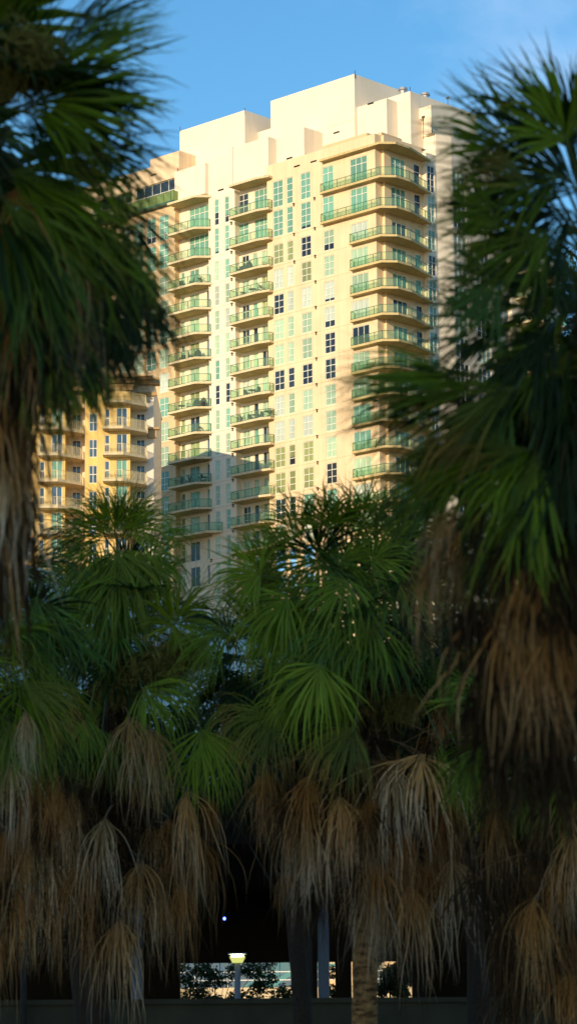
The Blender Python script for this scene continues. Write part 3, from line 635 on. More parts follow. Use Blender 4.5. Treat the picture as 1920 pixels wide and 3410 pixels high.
# ================================================================== GLASS PAVILION
PV = empty('glass_pavilion', (0, 0, 0)); tag(PV, 'low blue glass building with pale eave and mullions below the towers', 'glass building')
pa, pb_ = at(450, 2002, 255.0), at(880, 2117, 277.5); ez = pa[2]; dv = (pb_ - pa); dv[2] = 0; dvl = np.linalg.norm(dv); dv /= dvl; nv = np.array([dv[1], -dv[0], 0])
p0 = pa - dv * 42; p1 = pa + dv * (dvl + 12)
w = MB(); w.quad((*p0[:2], 3), (*p1[:2], 3), (*p1[:2], ez), (*p0[:2], ez)); w.build('curtain_wall', MT['pav'], PV)
w = MB()
n = 26
for k in range(n + 1):
    c = p0 + (p1 - p0) * k / n + nv * .05; w.bar((*c[:2], 3), (*c[:2], ez - .05), .12, .16)
for z in np.arange(ez - 3.4, 4, -3.4): w.bar((*(p0 + nv * .06)[:2], z), (*(p1 + nv * .06)[:2], z), .1, .12)
w.build('mullion', MT['trimwhite'], PV)
w = MB(); c0, c1 = p0 + nv * .9, p1 + nv * .9; d0, d1 = p0 - nv * 12, p1 - nv * 12
n_ = len(w.v); w.prism([tuple(c0[:2]), tuple(c1[:2]), tuple(d1[:2]), tuple(d0[:2])], ez, ez + .55); w.build('eave', MT['trimwhite'], PV)
w = MB(); w.quad((*(p0 - nv * .2)[:2], 0), (*(p1 - nv * .2)[:2], 0), (*(p1 - nv * .2)[:2], 3), (*(p0 - nv * .2)[:2], 3)); w.quad((*d1[:2], 0), (*d0[:2], 0), (*d0[:2], ez), (*d1[:2], ez)); w.build('base_wall', MT['sand'], PV)

# ================================================================== BLOCK BEHIND THE VIEWER (unseen, added to cast the shade)
pd = np.array([-SUNV[1], SUNV[0]]); ctr = pd * (-19) + SUNV * 260
CB = empty('shade_block', (ctr[0], ctr[1], 0), math.atan2(pd[1], pd[0])); tag(CB, 'long pale shade block put behind the viewer, unseen, to shade the palms', 'shade block')
w = MB(); w.box(-32, 32, -9, 9, 0, 86); w.build('wall', MT['sand'], CB)
for k in range(20):
    w = MB(); w.box(-30, 30, 9.01, 9.06, 3 + 4 * k, 5 + 4 * k); w.box(-30, 30, -9.06, -9.01, 3 + 4 * k, 5 + 4 * k); w.build('window_band', MT['blue'], CB)

# ================================================================== OVERPASS, LOW WALL, LAMPS
OV = empty('overpass', (0, 95, 0)); tag(OV, 'dark concrete overpass on square columns behind the palm trunks', 'overpass')
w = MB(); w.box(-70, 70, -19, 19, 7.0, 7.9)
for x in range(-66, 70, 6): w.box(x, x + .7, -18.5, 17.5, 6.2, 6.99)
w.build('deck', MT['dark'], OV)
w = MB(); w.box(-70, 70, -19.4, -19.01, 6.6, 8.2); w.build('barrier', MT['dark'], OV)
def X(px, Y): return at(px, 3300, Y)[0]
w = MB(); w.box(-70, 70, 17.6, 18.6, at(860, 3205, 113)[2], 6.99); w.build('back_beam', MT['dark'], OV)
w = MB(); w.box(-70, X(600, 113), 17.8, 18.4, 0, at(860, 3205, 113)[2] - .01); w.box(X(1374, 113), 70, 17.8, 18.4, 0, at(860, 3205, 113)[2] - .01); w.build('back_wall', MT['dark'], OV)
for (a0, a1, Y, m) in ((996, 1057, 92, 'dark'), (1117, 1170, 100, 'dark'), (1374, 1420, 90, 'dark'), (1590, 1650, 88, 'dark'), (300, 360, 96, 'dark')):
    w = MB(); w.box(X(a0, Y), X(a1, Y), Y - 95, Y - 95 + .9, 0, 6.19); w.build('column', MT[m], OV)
for (a0, a1, Y) in ((1059, 1097, 75.2), (436, 472, 75.2)):
    w = MB(); w.box(X(a0, Y), X(a1, Y), Y - 95, Y - 95 + .3, 0, 6.59); w.build('column', MT['column'], OV)
LWL = empty('low_wall', (0, 68, 0)); tag(LWL, 'low dark grey concrete wall running along the foot of the picture', 'wall')
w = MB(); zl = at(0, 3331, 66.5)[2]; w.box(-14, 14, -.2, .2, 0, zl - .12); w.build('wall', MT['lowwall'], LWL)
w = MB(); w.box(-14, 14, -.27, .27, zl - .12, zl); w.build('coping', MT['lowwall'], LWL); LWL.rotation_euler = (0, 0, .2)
# street lamp
lx = at(790, 3190, 71)
SL = empty('street_lamp', (lx[0], 71, 0)); tag(SL, 'lit street lamp with trapezoid yellow lantern on a grey post under the overpass', 'street lamp')
w = MB(); w.tube([(0, 0, 0), (0, 0, lx[2] - .125)], [.085, .075], 12); w.build('post', MT['grey'], SL, True)
w = MB(); z0, z1 = lx[2] - .12, lx[2] + .03
a, b = .13, .20
cs = [(-a, -a, z0), (a, -a, z0), (a, a, z0), (-a, a, z0)], [(-b, -b, z1), (b, -b, z1), (b, b, z1), (-b, b, z1)]
for i in range(4): j = (i + 1) % 4; w.quad(cs[0][i], cs[0][j], cs[1][j], cs[1][i])
w.quad(*cs[0][::-1]); w.build('lantern', MT['lampside'], SL)
w = MB(); w.box(-.15, .15, -.15, .15, z1 + .002, z1 + .035); w.build('bulb', MT['lampglow'], SL)
w = MB(); w.box(-b - .03, b + .03, -b - .03, b + .03, z1 + .06, z1 + .09); w.build('cap', MT['grey'], SL)
bl_ = at(747, 3059, 97)
t = empty('ceiling_lamp', tuple(bl_)); tag(t, 'tiny blue lamp hanging under the dark overpass deck', 'lamp')
w = MB(); w.tube([(0, 0, -.05), (0, 0, 0), (0, 0, .05)], [.035, .055, .035], 10); w.build('bulb', MT['blueled'], t); w = MB(); w.tube([(0, 0, .05), (0, 0, 6.98 - bl_[2])], [.015, .015], 6); w.build('rod', MT['dark'], t)
# sunlit yard beyond the overpass
rw = empty('retaining_wall', (0, 172, 0)); tag(rw, 'sunlit sand coloured wall with white handrail seen under the overpass', 'wall')
zt = at(900, 3288, 172)[2]
w = MB(); w.box(-30, 32, 0, .5, 0, zt); w.build('wall', MT['sand'], rw)
w = MB()
for z in (.45, .95): w.bar((-22, .25, zt + z), (24, .25, zt + z), .06, .06)
for x in range(-22, 25, 2): w.bar((x, .25, zt), (x, .25, zt + 1.0), .06, .06)
w.build('handrail', MT['trimwhite'], rw)
st = empty('staircase', (X(985, 180), 180, 0)); tag(st, 'teal steel staircase with slatted railing behind the sunlit wall', 'staircase')
w = MB()
for k in range(16): w.box(-4.2 + .28 * k, -3.9 + .28 * k, 0, 1.4, 2.8 + .18 * k, 2.84 + .18 * k)
w.bar((-4.2, 0, 2.7), (.3, 0, 5.6), .06, .3); w.bar((-4.2, 1.4, 2.7), (.3, 1.4, 5.6), .06, .3); w.box(.3, 3, 0, 1.4, 5.6, 5.75); w.box(2.7, 2.9, .1, .3, 0, 5.6); w.box(-4.3, -4.1, .1, .3, 0, 2.7); w.build('stair_flight', MT['tealmetal'], st)
w = MB(); w.bar((-4.2, 0, 3.8), (.3, 0, 6.7), .07, .07); w.bar((.3, 0, 6.7), (3, 0, 6.7), .07, .07)
for k in range(34):
    x = -4.2 + .135 * k; zz = 2.8 + (x + 4.2) * .644; w.bar((x, 0, zz), (x, 0, zz + 1.0), .045, .045)
for k in range(18): w.bar((.4 + .15 * k, 0, 5.7), (.4 + .15 * k, 0, 6.68), .045, .045)
w.build('railing', MT['tealmetal'], st)

# ================================================================== BROADLEAF TREES
def leaf_cloud(blobs, size, n, seed):
    r = np.random.default_rng(seed); V = []; F = []; UV = []
    tot = sum(b[1] ** 2 for b in blobs)
    for c, rd in blobs:
        k = int(n * rd ** 2 / tot); d = r.normal(size=(k, 3)); d /= np.linalg.norm(d, axis=1)[:, None]; p = np.array(c) + d * (rd * r.uniform(.35, 1.05, k) ** .6)[:, None] * np.array([1, 1, .85])
        t = r.normal(size=(k, 3)); t[:, 2] -= .5; t /= np.linalg.norm(t, axis=1)[:, None]; s = np.cross(t, r.normal(size=(k, 3))); s /= np.linalg.norm(s, axis=1)[:, None]
        L = size * r.uniform(.7, 1.3, k)[:, None]
        V.append(np.stack([p, p + t * L * .5 + s * L * .28, p + t * L, p + t * L * .5 - s * L * .28], 1).reshape(-1, 3)); u = r.random(k)
        UV.append(np.stack([np.repeat(u, 4), np.tile([0, .4, .8, .4], k)], 1))
    V = np.concatenate(V); UV = np.concatenate(UV); n = len(V) // 4
    me = bpy.data.meshes.new('foliage'); me.vertices.add(len(V)); me.vertices.foreach_set('co', V.ravel()); me.loops.add(n * 4); me.loops.foreach_set('vertex_index', np.arange(n * 4, dtype=np.int32))
    me.polygons.add(n); me.polygons.foreach_set('loop_start', np.arange(0, n * 4, 4, dtype=np.int32)); me.uv_layers.new(name='UVMap'); me.uv_layers[0].data.foreach_set('uv', UV.ravel()); me.update(); me.validate()
    return me
def tree(name, base, blobs, size, n, seed, label, r0=.16, group=None):
    t = empty(name, base); tag(t, label, 'tree', group)
    top = np.mean([b[0] for b in blobs], axis=0); w = MB(); w.tube([(0, 0, 0), (top[0] * .3, top[1] * .3, top[2] * .4), tuple(top * .9)], [r0, r0 * .75, r0 * .4], 9)
    for c, rd in blobs: c = np.array(c); w.tube([tuple(top * .45), tuple(top * .3 + c * .4), tuple(c)], [r0 * .5, r0 * .3, r0 * .12], 6)
    w.build('trunk', MT['wood'], t, True); me = leaf_cloud(blobs, size, n, seed); me.materials.append(MT['leaf']); put('crown', me, t)
def TB(lst, base, Y):   # blobs given as (px, py, radius px)
    return [((at(px, py, Y + dy) - np.array(base)), rr / FPX * Y) for px, py, rr, dy in lst]
b_ = (X(700, 124), 124, 0)
rs = random.Random(5); bl1 = [(560 + 400 * rs.random() ** 1.25, rs.uniform(3205, 3375), rs.uniform(14, 40), rs.uniform(-1, 1)) for _ in range(64)]
tree('shade_tree', b_, TB(bl1, b_, 124), .15, 9000, 1, 'leafy tree under the overpass in front of the sunlit wall, left of the dark trunk', .07, 'trees behind the overpass')
b_ = (X(1310, 126), 126, 0)
bl2 = [(rs.uniform(1245, 1375), rs.uniform(3180, 3380), rs.uniform(14, 34), rs.uniform(-1, 1)) for _ in range(30)] + [(rs.uniform(1096, 1120), rs.uniform(3200, 3380), rs.uniform(9, 16), 0) for _ in range(7)]
tree('shade_tree', b_, TB(bl2, b_, 126), .15, 7500, 2, 'leafy tree under the overpass to the right of the orange brown palm trunk', .07, 'trees behind the overpass')
b_ = (X(1990, 64), 64, 0)
tree('street_tree', b_, TB([(1860, 1050, 130, 0), (1930, 900, 120, 2), (1850, 1330, 130, 0), (1800, 1180, 90, -2), (1920, 1500, 140, 1), (1880, 1680, 130, 0), (1980, 1200, 160, 0), (1800, 1560, 80, 1)], b_, 64), .13, 4200, 3, 'airy broadleaf tree showing sky between the fronds at the right edge', .22)

for i, (px, py, Y, rr) in enumerate(((316, 2520, 68, 210), (80, 2480, 66, 200), (1206, 2430, 69, 250), (1210, 2300, 66, 200), (1560, 2330, 66, 260), (1862, 2300, 64, 260), (316, 2480, 73, 240), (1028, 2450, 72.5, 240), (1030, 2300, 74, 180))):
    b_ = (X(px, Y), Y, 0)
    tree('understorey_tree', b_, TB([(px, py, rr, 0), (px - rr * .8, py + 90, rr * .7, 1), (px + rr * .8, py + 70, rr * .75, -1), (px + 20, py + 160, rr * .7, 0)] + ([(740, 2420, 200, 0), (600, 2480, 150, 0), (860, 2330, 130, 0)] if Y == 74 else []), b_, Y), .17, 8500, 20 + i, 'dark bushy tree in shade behind the palm trunks before the overpass', .1, 'dark trees between palms and overpass')

# ================================================================== PALMS
def nrm(v): return v / (np.linalg.norm(v, axis=-1, keepdims=True) + 1e-9)
def fan_mesh(hast, axis, normal, L, spread, nseg, droop, uni, fold, seed, S=7, stalk=None, rst=.022, twist=.25, jit=.1, cup=.0, gather=0., wmul=1., hang=0., rough_=.035):
    r = np.random.default_rng(seed)
    axis = nrm(axis); normal = nrm(normal - axis * (normal @ axis)); side = np.cross(normal, axis)
    phi = np.linspace(-spread, spread, nseg) + r.normal(0, spread / nseg * .6, nseg); dphi = 2 * spread / nseg
    Ls = L * (.72 + .28 * np.cos(phi * .8)) * r.uniform(1 - jit, 1 + jit * .6, nseg)
    d = np.cos(phi)[:, None] * axis + np.sin(phi)[:, None] * side + (cup * np.abs(np.sin(phi)))[:, None] * normal + r.normal(0, rough_, (nseg, 3)); d = nrm(d)
    P = np.zeros((nseg, S, 3)); D = np.zeros((nseg, S, 3)); p = hast + axis * (.10 * L * (1 - np.abs(phi) / spread))[:, None]
    ts = np.linspace(0, 1, S); ph2 = r.uniform(.45, 1.6, nseg); bend = r.normal(0, .17, (nseg, 3))
    for s in range(S):
        P[:, s] = p; D[:, s] = d
        t = ts[s]; g = max(0, t - uni * .75) / (1 - uni * .75)
        d = nrm(d + np.array([0, 0, -1.0]) * (droop * (g ** 1.1 * 1.5 + .10) * ph2 / (S - 1) * 3.2)[:, None] + bend * g * .8 - side * (np.sin(phi) * gather * t)[:, None])
        if hang:
            hh = np.clip(hang * ph2, 0, .7)[:, None] * min(1, .35 + t * 2); d = nrm(d * (1 - hh) - ZUP * hh + r.normal(0, .085, d.shape))
        p = p + d * (Ls / (S - 1))[:, None]
    W0 = uni * L * dphi / 2 * 1.25 * wmul
    hw = np.where(ts < uni, np.maximum(ts, .03) / uni * W0, W0 * np.maximum(.05, (1 - (ts - uni) / (1 - uni)) ** .75))
    nn = np.broadcast_to(normal, D.shape); wv = np.cross(D, nn); bad = np.linalg.norm(wv, axis=-1) < .15; wv[bad] = np.cross(D[bad], side + .3 * axis); wv = nrm(wv); n2 = nrm(np.cross(wv, D))
    tw = r.normal(0, twist, nseg)[:, None] * np.clip((ts - uni * .8) / (1 - uni), 0, 1)[None, :] * 3; ct, st_ = np.cos(tw)[..., None], np.sin(tw)[..., None]
    wv, n2 = wv * ct + n2 * st_, n2 * ct - wv * st_
    H = hw[None, :, None]
    sg = np.where(np.arange(nseg) % 2 == 0, 1, 1)[:, None, None]
    A = P - wv * H + n2 * H * fold; B = P - n2 * H * fold * .6 * sg; C = P + wv * H + n2 * H * fold
    V = np.stack([A, B, C], 2).reshape(-1, 3)
    idx = np.arange(nseg * S * 3).reshape(nseg, S, 3)
    f1 = np.stack([idx[:, :-1, 0], idx[:, :-1, 1], idx[:, 1:, 1], idx[:, 1:, 0]], -1); f2 = np.stack([idx[:, :-1, 1], idx[:, :-1, 2], idx[:, 1:, 2], idx[:, 1:, 1]], -1)
    F = np.concatenate([f1.reshape(-1, 4), f2.reshape(-1, 4)])
    U = np.repeat(r.random(nseg), S * 3); T = np.tile(np.repeat(ts, 3), nseg); mi = np.zeros(len(F), np.int32)
    if stalk is not None:
        s0 = np.array(stalk); s1 = hast; mid = (s0 + s1) / 2 + np.array([0, 0, .12 * np.linalg.norm(s1 - s0)]) ; q_ = []
        for t in np.linspace(0, 1, 6): q_.append((1 - t) ** 2 * s0 + 2 * t * (1 - t) * mid + t * t * s1)
        q_.append(hast + axis * .1 * L); q_ = np.array(q_); nv_ = len(V); ring = []
        for i, c in enumerate(q_):
            dd = nrm(q_[min(i + 1, 6)] - q_[max(i - 1, 0)]); a = nrm(np.cross(dd, [.3, .2, 1])); b = np.cross(dd, a); rr = rst * (1.25 - .75 * i / 6)
            ring += [c + a * rr, c + b * rr * .6, c - a * rr, c - b * rr * .6]
        V = np.concatenate([V, np.array(ring)]); fs = []
        for i in range(6):
            for k in range(4): k2 = (k + 1) % 4; fs.append((nv_ + i * 4 + k, nv_ + i * 4 + k2, nv_ + i * 4 + 4 + k2, nv_ + i * 4 + 4 + k))
        F = np.concatenate([F, np.array(fs)]); mi = np.concatenate([mi, np.ones(len(fs), np.int32)]); U = np.concatenate([U, np.full(28, .5)]); T = np.concatenate([T, np.full(28, 0)])
    me = bpy.data.meshes.new('frond'); me.vertices.add(len(V)); me.vertices.foreach_set('co', V.astype(np.float32).ravel())
    fl = F.ravel().astype(np.int32); me.loops.add(len(fl)); me.loops.foreach_set('vertex_index', fl)
    me.polygons.add(len(F)); me.polygons.foreach_set('loop_start', np.arange(0, len(fl), 4, dtype=np.int32)); me.polygons.foreach_set('material_index', mi)
    me.uv_layers.new(name='UVMap'); me.uv_layers[0].data.foreach_set('uv', np.stack([U[fl], T[fl]], 1).astype(np.float32).ravel()); me.update()
    return me
ZUP = np.array([0, 0, 1.0]); TOWARD = np.array([0, -1.0, 0])
class Palm:
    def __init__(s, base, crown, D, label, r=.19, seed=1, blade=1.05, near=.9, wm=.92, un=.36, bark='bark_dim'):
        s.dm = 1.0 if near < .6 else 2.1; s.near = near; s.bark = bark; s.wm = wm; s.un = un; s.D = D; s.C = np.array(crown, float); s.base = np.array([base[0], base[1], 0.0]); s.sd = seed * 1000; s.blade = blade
        s.root = empty('palm_tree', tuple(s.base)); tag(s.root, label, 'palm tree', 'sabal palms')
        s.r = np.random.default_rng(seed); s.trunk(r)
    def trunk(s, r):
        w = MB(); b = np.zeros(3); c = s.C - s.base; n = 40; pts, rr = [], []
        for i in range(n):
            t = i / (n - 1); p = b * (1 - t) + c * t; p[0] += c[0] * .25 * (t * t - t); pts.append(p); rr.append(r * (1.12 - .25 * t) * (1 + s.r.uniform(-.04, .04)) + (.06 if t > .6 else 0) * s.r.uniform(.3, 1))
        w.tube(pts, rr, 16)
        # old leaf boots, criss-cross on the upper trunk
        for i in range(60):
            t = s.r.uniform(.5, .99); p = b * (1 - t) + c * t; p[0] += c[0] * .25 * (t * t - t); az = i * 2.4; d = np.array([math.cos(az), math.sin(az), 0]); sd = np.array([-math.sin(az), math.cos(az), 0]) * .05
            p0 = p + d * r * .85; p1 = p0 + d * .16 + ZUP * s.r.uniform(.15, .35); e = d * .03
            w.quad(p0 - sd, p0 + sd, p1 + sd * .5, p1 - sd * .5, 1); w.quad(p0 - sd - e, p1 - sd * .5 - e, p1 + sd * .5 - e, p0 + sd - e, 1); w.quad(p0 - sd, p1 - sd * .5, p1 - sd * .5 - e, p0 - sd - e, 1); w.quad(p0 + sd - e, p1 + sd * .5 - e, p1 + sd * .5, p0 + sd, 1)
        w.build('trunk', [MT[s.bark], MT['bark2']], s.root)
    def add(s, me, mat, pet, name):
        me.materials.append(MT[mat]); me.materials.append(MT[pet]); me.name = name
        o = put(name, me, s.root); o.matrix_parent_inverse = Matrix.Translation(-Vector(s.base)); s.sd += 1
    def green(s, n, mats, el=(75, -45), lp=(.9, 1.35), blade=None, lim=None):
        for i in range(n):
            az = i * 2.39996 + s.r.uniform(-.2, .2); t = (i + .5) / n; e = rad(el[0] + (el[1] - el[0]) * t ** .9 + s.r.uniform(-8, 8))
            if lim and not lim(az, e): continue
            dr = np.array([math.cos(e) * math.cos(az), math.cos(e) * math.sin(az), math.sin(e)]); l = s.r.uniform(*lp); h = s.C + dr * l - ZUP * .12 * l
            ax = nrm(dr - ZUP * (.25 + .3 * t)); nm = ZUP * .9 + s.r.normal(0, .28, 3) + dr * .35
            if abs(ax[2]) > .93: nm = np.array([math.cos(az), math.sin(az), .3])
            L = (blade or s.blade) * s.r.uniform(.85, 1.12)
            s.add(fan_mesh(h, ax, nm, L, s.r.uniform(1.7, 2.3), 38, s.r.uniform(.28, .55) * (1 + t * .5) * (1 + .5 * (s.dm > 1.5)), s.un, .32, s.sd, stalk=s.C - dr * .05, cup=.3, wmul=s.wm), s.r.choice(mats), 'petiole', 'frond')
    def fan(s, px, py, ang, lpx, spread=1.2, tilt=.3, mat='g_mid', droop=.3, dy=0., toward=.25, nseg=36, dead=False, cup=.1, gather=0., stalk=True, **kw):
        D = s.D + dy - s.near; h = at(px, py, D); a = rad(ang); ax = RT * math.cos(a) + UP * math.sin(a) + TOWARD * toward; nm = TOWARD * (1 - tilt) + ZUP * tilt + s.r.normal(0, .06, 3)
        L = lpx / FPX * D
        st = None
        if stalk: st = s.C.copy() if not dead else s.C * np.array([1, 1, 0]) + ZUP * (h[2] + .35) 
        s.add(fan_mesh(h, ax, nm, L, spread, nseg, droop * (1.0 if dead else s.dm), kw.pop('uni', s.un), .32, s.sd, stalk=st, cup=cup, gather=gather, wmul=kw.pop('wmul', 1.) * s.wm, hang=kw.pop('hang', .10 if s.dm > 1.5 else .03), **kw), mat, 'd_petiole' if dead else 'petiole', 'dead_frond' if dead else 'frond')
    def dead(s, px, py, lpx, mat='d_brown', ang=-90, spread=.62, dy=0., nseg=30):
        s.fan(px, py, ang + s.r.uniform(-8, 8), lpx * s.r.uniform(1.0, 1.2), spread * s.r.uniform(.9, 2.0), 0.0, mat, .12, dy, .7, nseg + 16, True, .0, .0, True, twist=.6, jit=.42, uni=.2, wmul=1.1 if s.dm > 1.5 else 1.5, hang=s.r.uniform(.32, .6), S=9, rough_=.16)
    def more(s, lst, mats):
        for a in lst:
            s.dead(a[0] + s.r.uniform(-60, 60), a[1] + s.r.uniform(-70, 60), a[2] * s.r.uniform(.7, 1.0), s.r.choice(mats), -90 + s.r.uniform(-12, 12), .5, s.r.uniform(.1, .5))
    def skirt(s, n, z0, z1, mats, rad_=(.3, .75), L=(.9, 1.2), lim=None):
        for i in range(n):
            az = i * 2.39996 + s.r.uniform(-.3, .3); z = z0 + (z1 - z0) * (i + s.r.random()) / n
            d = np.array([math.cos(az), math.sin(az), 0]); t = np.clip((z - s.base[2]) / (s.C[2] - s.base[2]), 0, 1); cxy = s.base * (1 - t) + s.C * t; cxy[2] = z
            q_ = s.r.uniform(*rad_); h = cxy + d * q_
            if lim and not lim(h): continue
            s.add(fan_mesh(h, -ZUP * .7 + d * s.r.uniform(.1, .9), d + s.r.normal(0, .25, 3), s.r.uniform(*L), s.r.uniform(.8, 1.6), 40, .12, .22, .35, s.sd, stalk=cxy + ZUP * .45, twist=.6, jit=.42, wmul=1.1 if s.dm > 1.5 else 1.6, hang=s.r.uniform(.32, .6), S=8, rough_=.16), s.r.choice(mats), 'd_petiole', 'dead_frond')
    def fruit(s, px, py, rpx, dy=-1.2, n=8):
        D = s.D + dy; c = at(px, py, D); R_ = rpx / FPX * D; w = MB()
        for k in range(n):
            pts = [s.C + ZUP * -.1]; e = c + s.r.normal(0, R_ * .3, 3); pts += [(pts[0] + e) / 2 + ZUP * .15, e]; w.tube(pts, [.02, .015, .008], 5)
            for j in range(170):
                p = e + s.r.normal(0, R_ * .38, 3) * np.array([1.2, 1.2, .7]); d = nrm(s.r.normal(size=3) - ZUP * .3); q1 = p + d * R_ * .5; q2 = q1 + nrm(s.r.normal(size=3) - ZUP * 1.2) * R_ * .6
                w.tube([p, q1, q2], [.008, .007, .004], 3, cap=False)
        o = w.build('fruit_stalk', MT['fruit'], s.root); o.matrix_parent_inverse = Matrix.Translation(-Vector(s.base))
DK = ['d_brown', 'd_dark', 'd_dark', 'd_dark']  # mostly the dark copy, so the inner skirts carry painted shade
# ---- A near, left
c = at(-80, 470, 22.5)
A = Palm((c[0] - .1, 22.6), c, 22, 'near blurred palm at the left edge with fronds reaching across the upper sky', .2, 1, 1.35, .4, 1.15, .46)
for a in ((183, 150, 32, 430, .55, .45, 'g_dark', .12), (150, 190, 26, 440, .45, .5, 'g_blue', .12), (87, 345, 8, 560, .95, .35, 'g_mid', .22), (85, 350, 14, 460, .8, .15, 'g_dark', .2, .3), (80, 365, -22, 520, .8, .3, 'g_dark', .25), (50, 420, -12, 480, .5, .3, 'g_blue', .25, .4),
          (200, 190, 18, 430, .5, .35, 'g_mid', .15, -.2), (200, 330, -10, 360, .6, .3, 'g_dark', .2, .2), (210, 560, -32, 330, .5, .3, 'g_mid', .3), (230, 700, -46, 340, .5, .3, 'g_dark', .35), (300, 820, -52, 340, .5, .3, 'g_dark', .4), (290, 1000, -60, 300, .5, .3, 'g_dark', .4), (400, 860, -64, 330, .5, .25, 'g_dark', .5), (420, 800, -55, 300, .45, .25, 'g_mid', .45), (360, 980, -72, 330, .45, .2, 'g_dark', .5), (440, 930, -62, 260, .4, .25, 'g_dark', .5), (430, 1000, -72, 320, .5, .2, 'g_dark', .4), (475, 960, -66, 320, .45, .2, 'g_dark', .4), (380, 1090, -80, 300, .45, .2, 'g_dark', .4), (300, 1120, -80, 320, .45, .2, 'g_mid', .4), (330, 640, -58, 420, .6, .3, 'g_dark', .45, .1), (300, 760, -66, 460, .6, .2, 'g_mid', .45), (340, 900, -68, 400, .5, .2, 'g_dark', .5), (230, 1050, -74, 420, .5, .2, 'g_dark', .5), (150, 1080, -80, 460, .5, .2, 'g_mid', .5), (100, 900, -75, 480, .6, .2, 'g_dark', .45, -.1), (60, 760, -70, 480, .6, .2, 'g_blue', .4, -.2), (250, 480, -30, 400, .6, .3, 'g_dark', .35, .2), (60, 530, 0, 360, .25, .8, 'g_yel', .15, -.3), (30, 570, -26, 540, .7, .3, 'g_mid', .3), (20, 600, -40, 560, .6, .3, 'g_dark', .35, .3), (10, 660, -50, 600, .6, .3, 'g_mid', .35, -.2), (120, 760, -48, 520, .6, .3, 'g_dark', .35, .2), (200, 700, -38, 380, .6, .3, 'g_mid', .4),
          (20, 800, -60, 600, .6, .3, 'g_blue', .4), (160, 900, -62, 460, .6, .3, 'g_dark', .4, .3), (20, 1000, -72, 480, .6, .3, 'g_mid', .4), (230, 900, -55, 330, .5, .3, 'g_dark', .45, .4), (20, 140, 85, 260, .6, .3, 'g_dark', .2, .4), (-60, 60, 60, 380, .8, .3, 'g_mid', .2, .5), (0, 300, 50, 420, .7, .4, 'g_dark', .15, .6)):
    A.fan(*a)
for a in ((60, 620, 480, 'd_brown'), (30, 800, 480, 'd_dark', -85), (120, 880, 430, 'd_dark', -80, .6, .2), (30, 1080, 480, 'd_dark'), (90, 1150, 480, 'd_dark', -75), (20, 1330, 460, 'd_brown', -88), (0, 1530, 440, 'd_grey', -88), (60, 1480, 380, 'd_brown', -88), (-40, 1250, 480, 'd_brown'), (60, 980, 500, 'd_brown', -82), (-50, 1700, 450, 'd_brown'), (20, 1600, 400, 'd_dark'), (230, 830, 400, 'd_tan', -62, .4)):
    A.dead(*a)
A.green(26, ['g_dark', 'g_mid', 'g_dark', 'g_blue'], lim=lambda az, e: math.cos(az) < .5 and e < 1.1)
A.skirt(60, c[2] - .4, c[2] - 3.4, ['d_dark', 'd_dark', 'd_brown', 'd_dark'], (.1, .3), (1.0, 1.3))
A.fruit(70, 200, 110, -.6, 6)
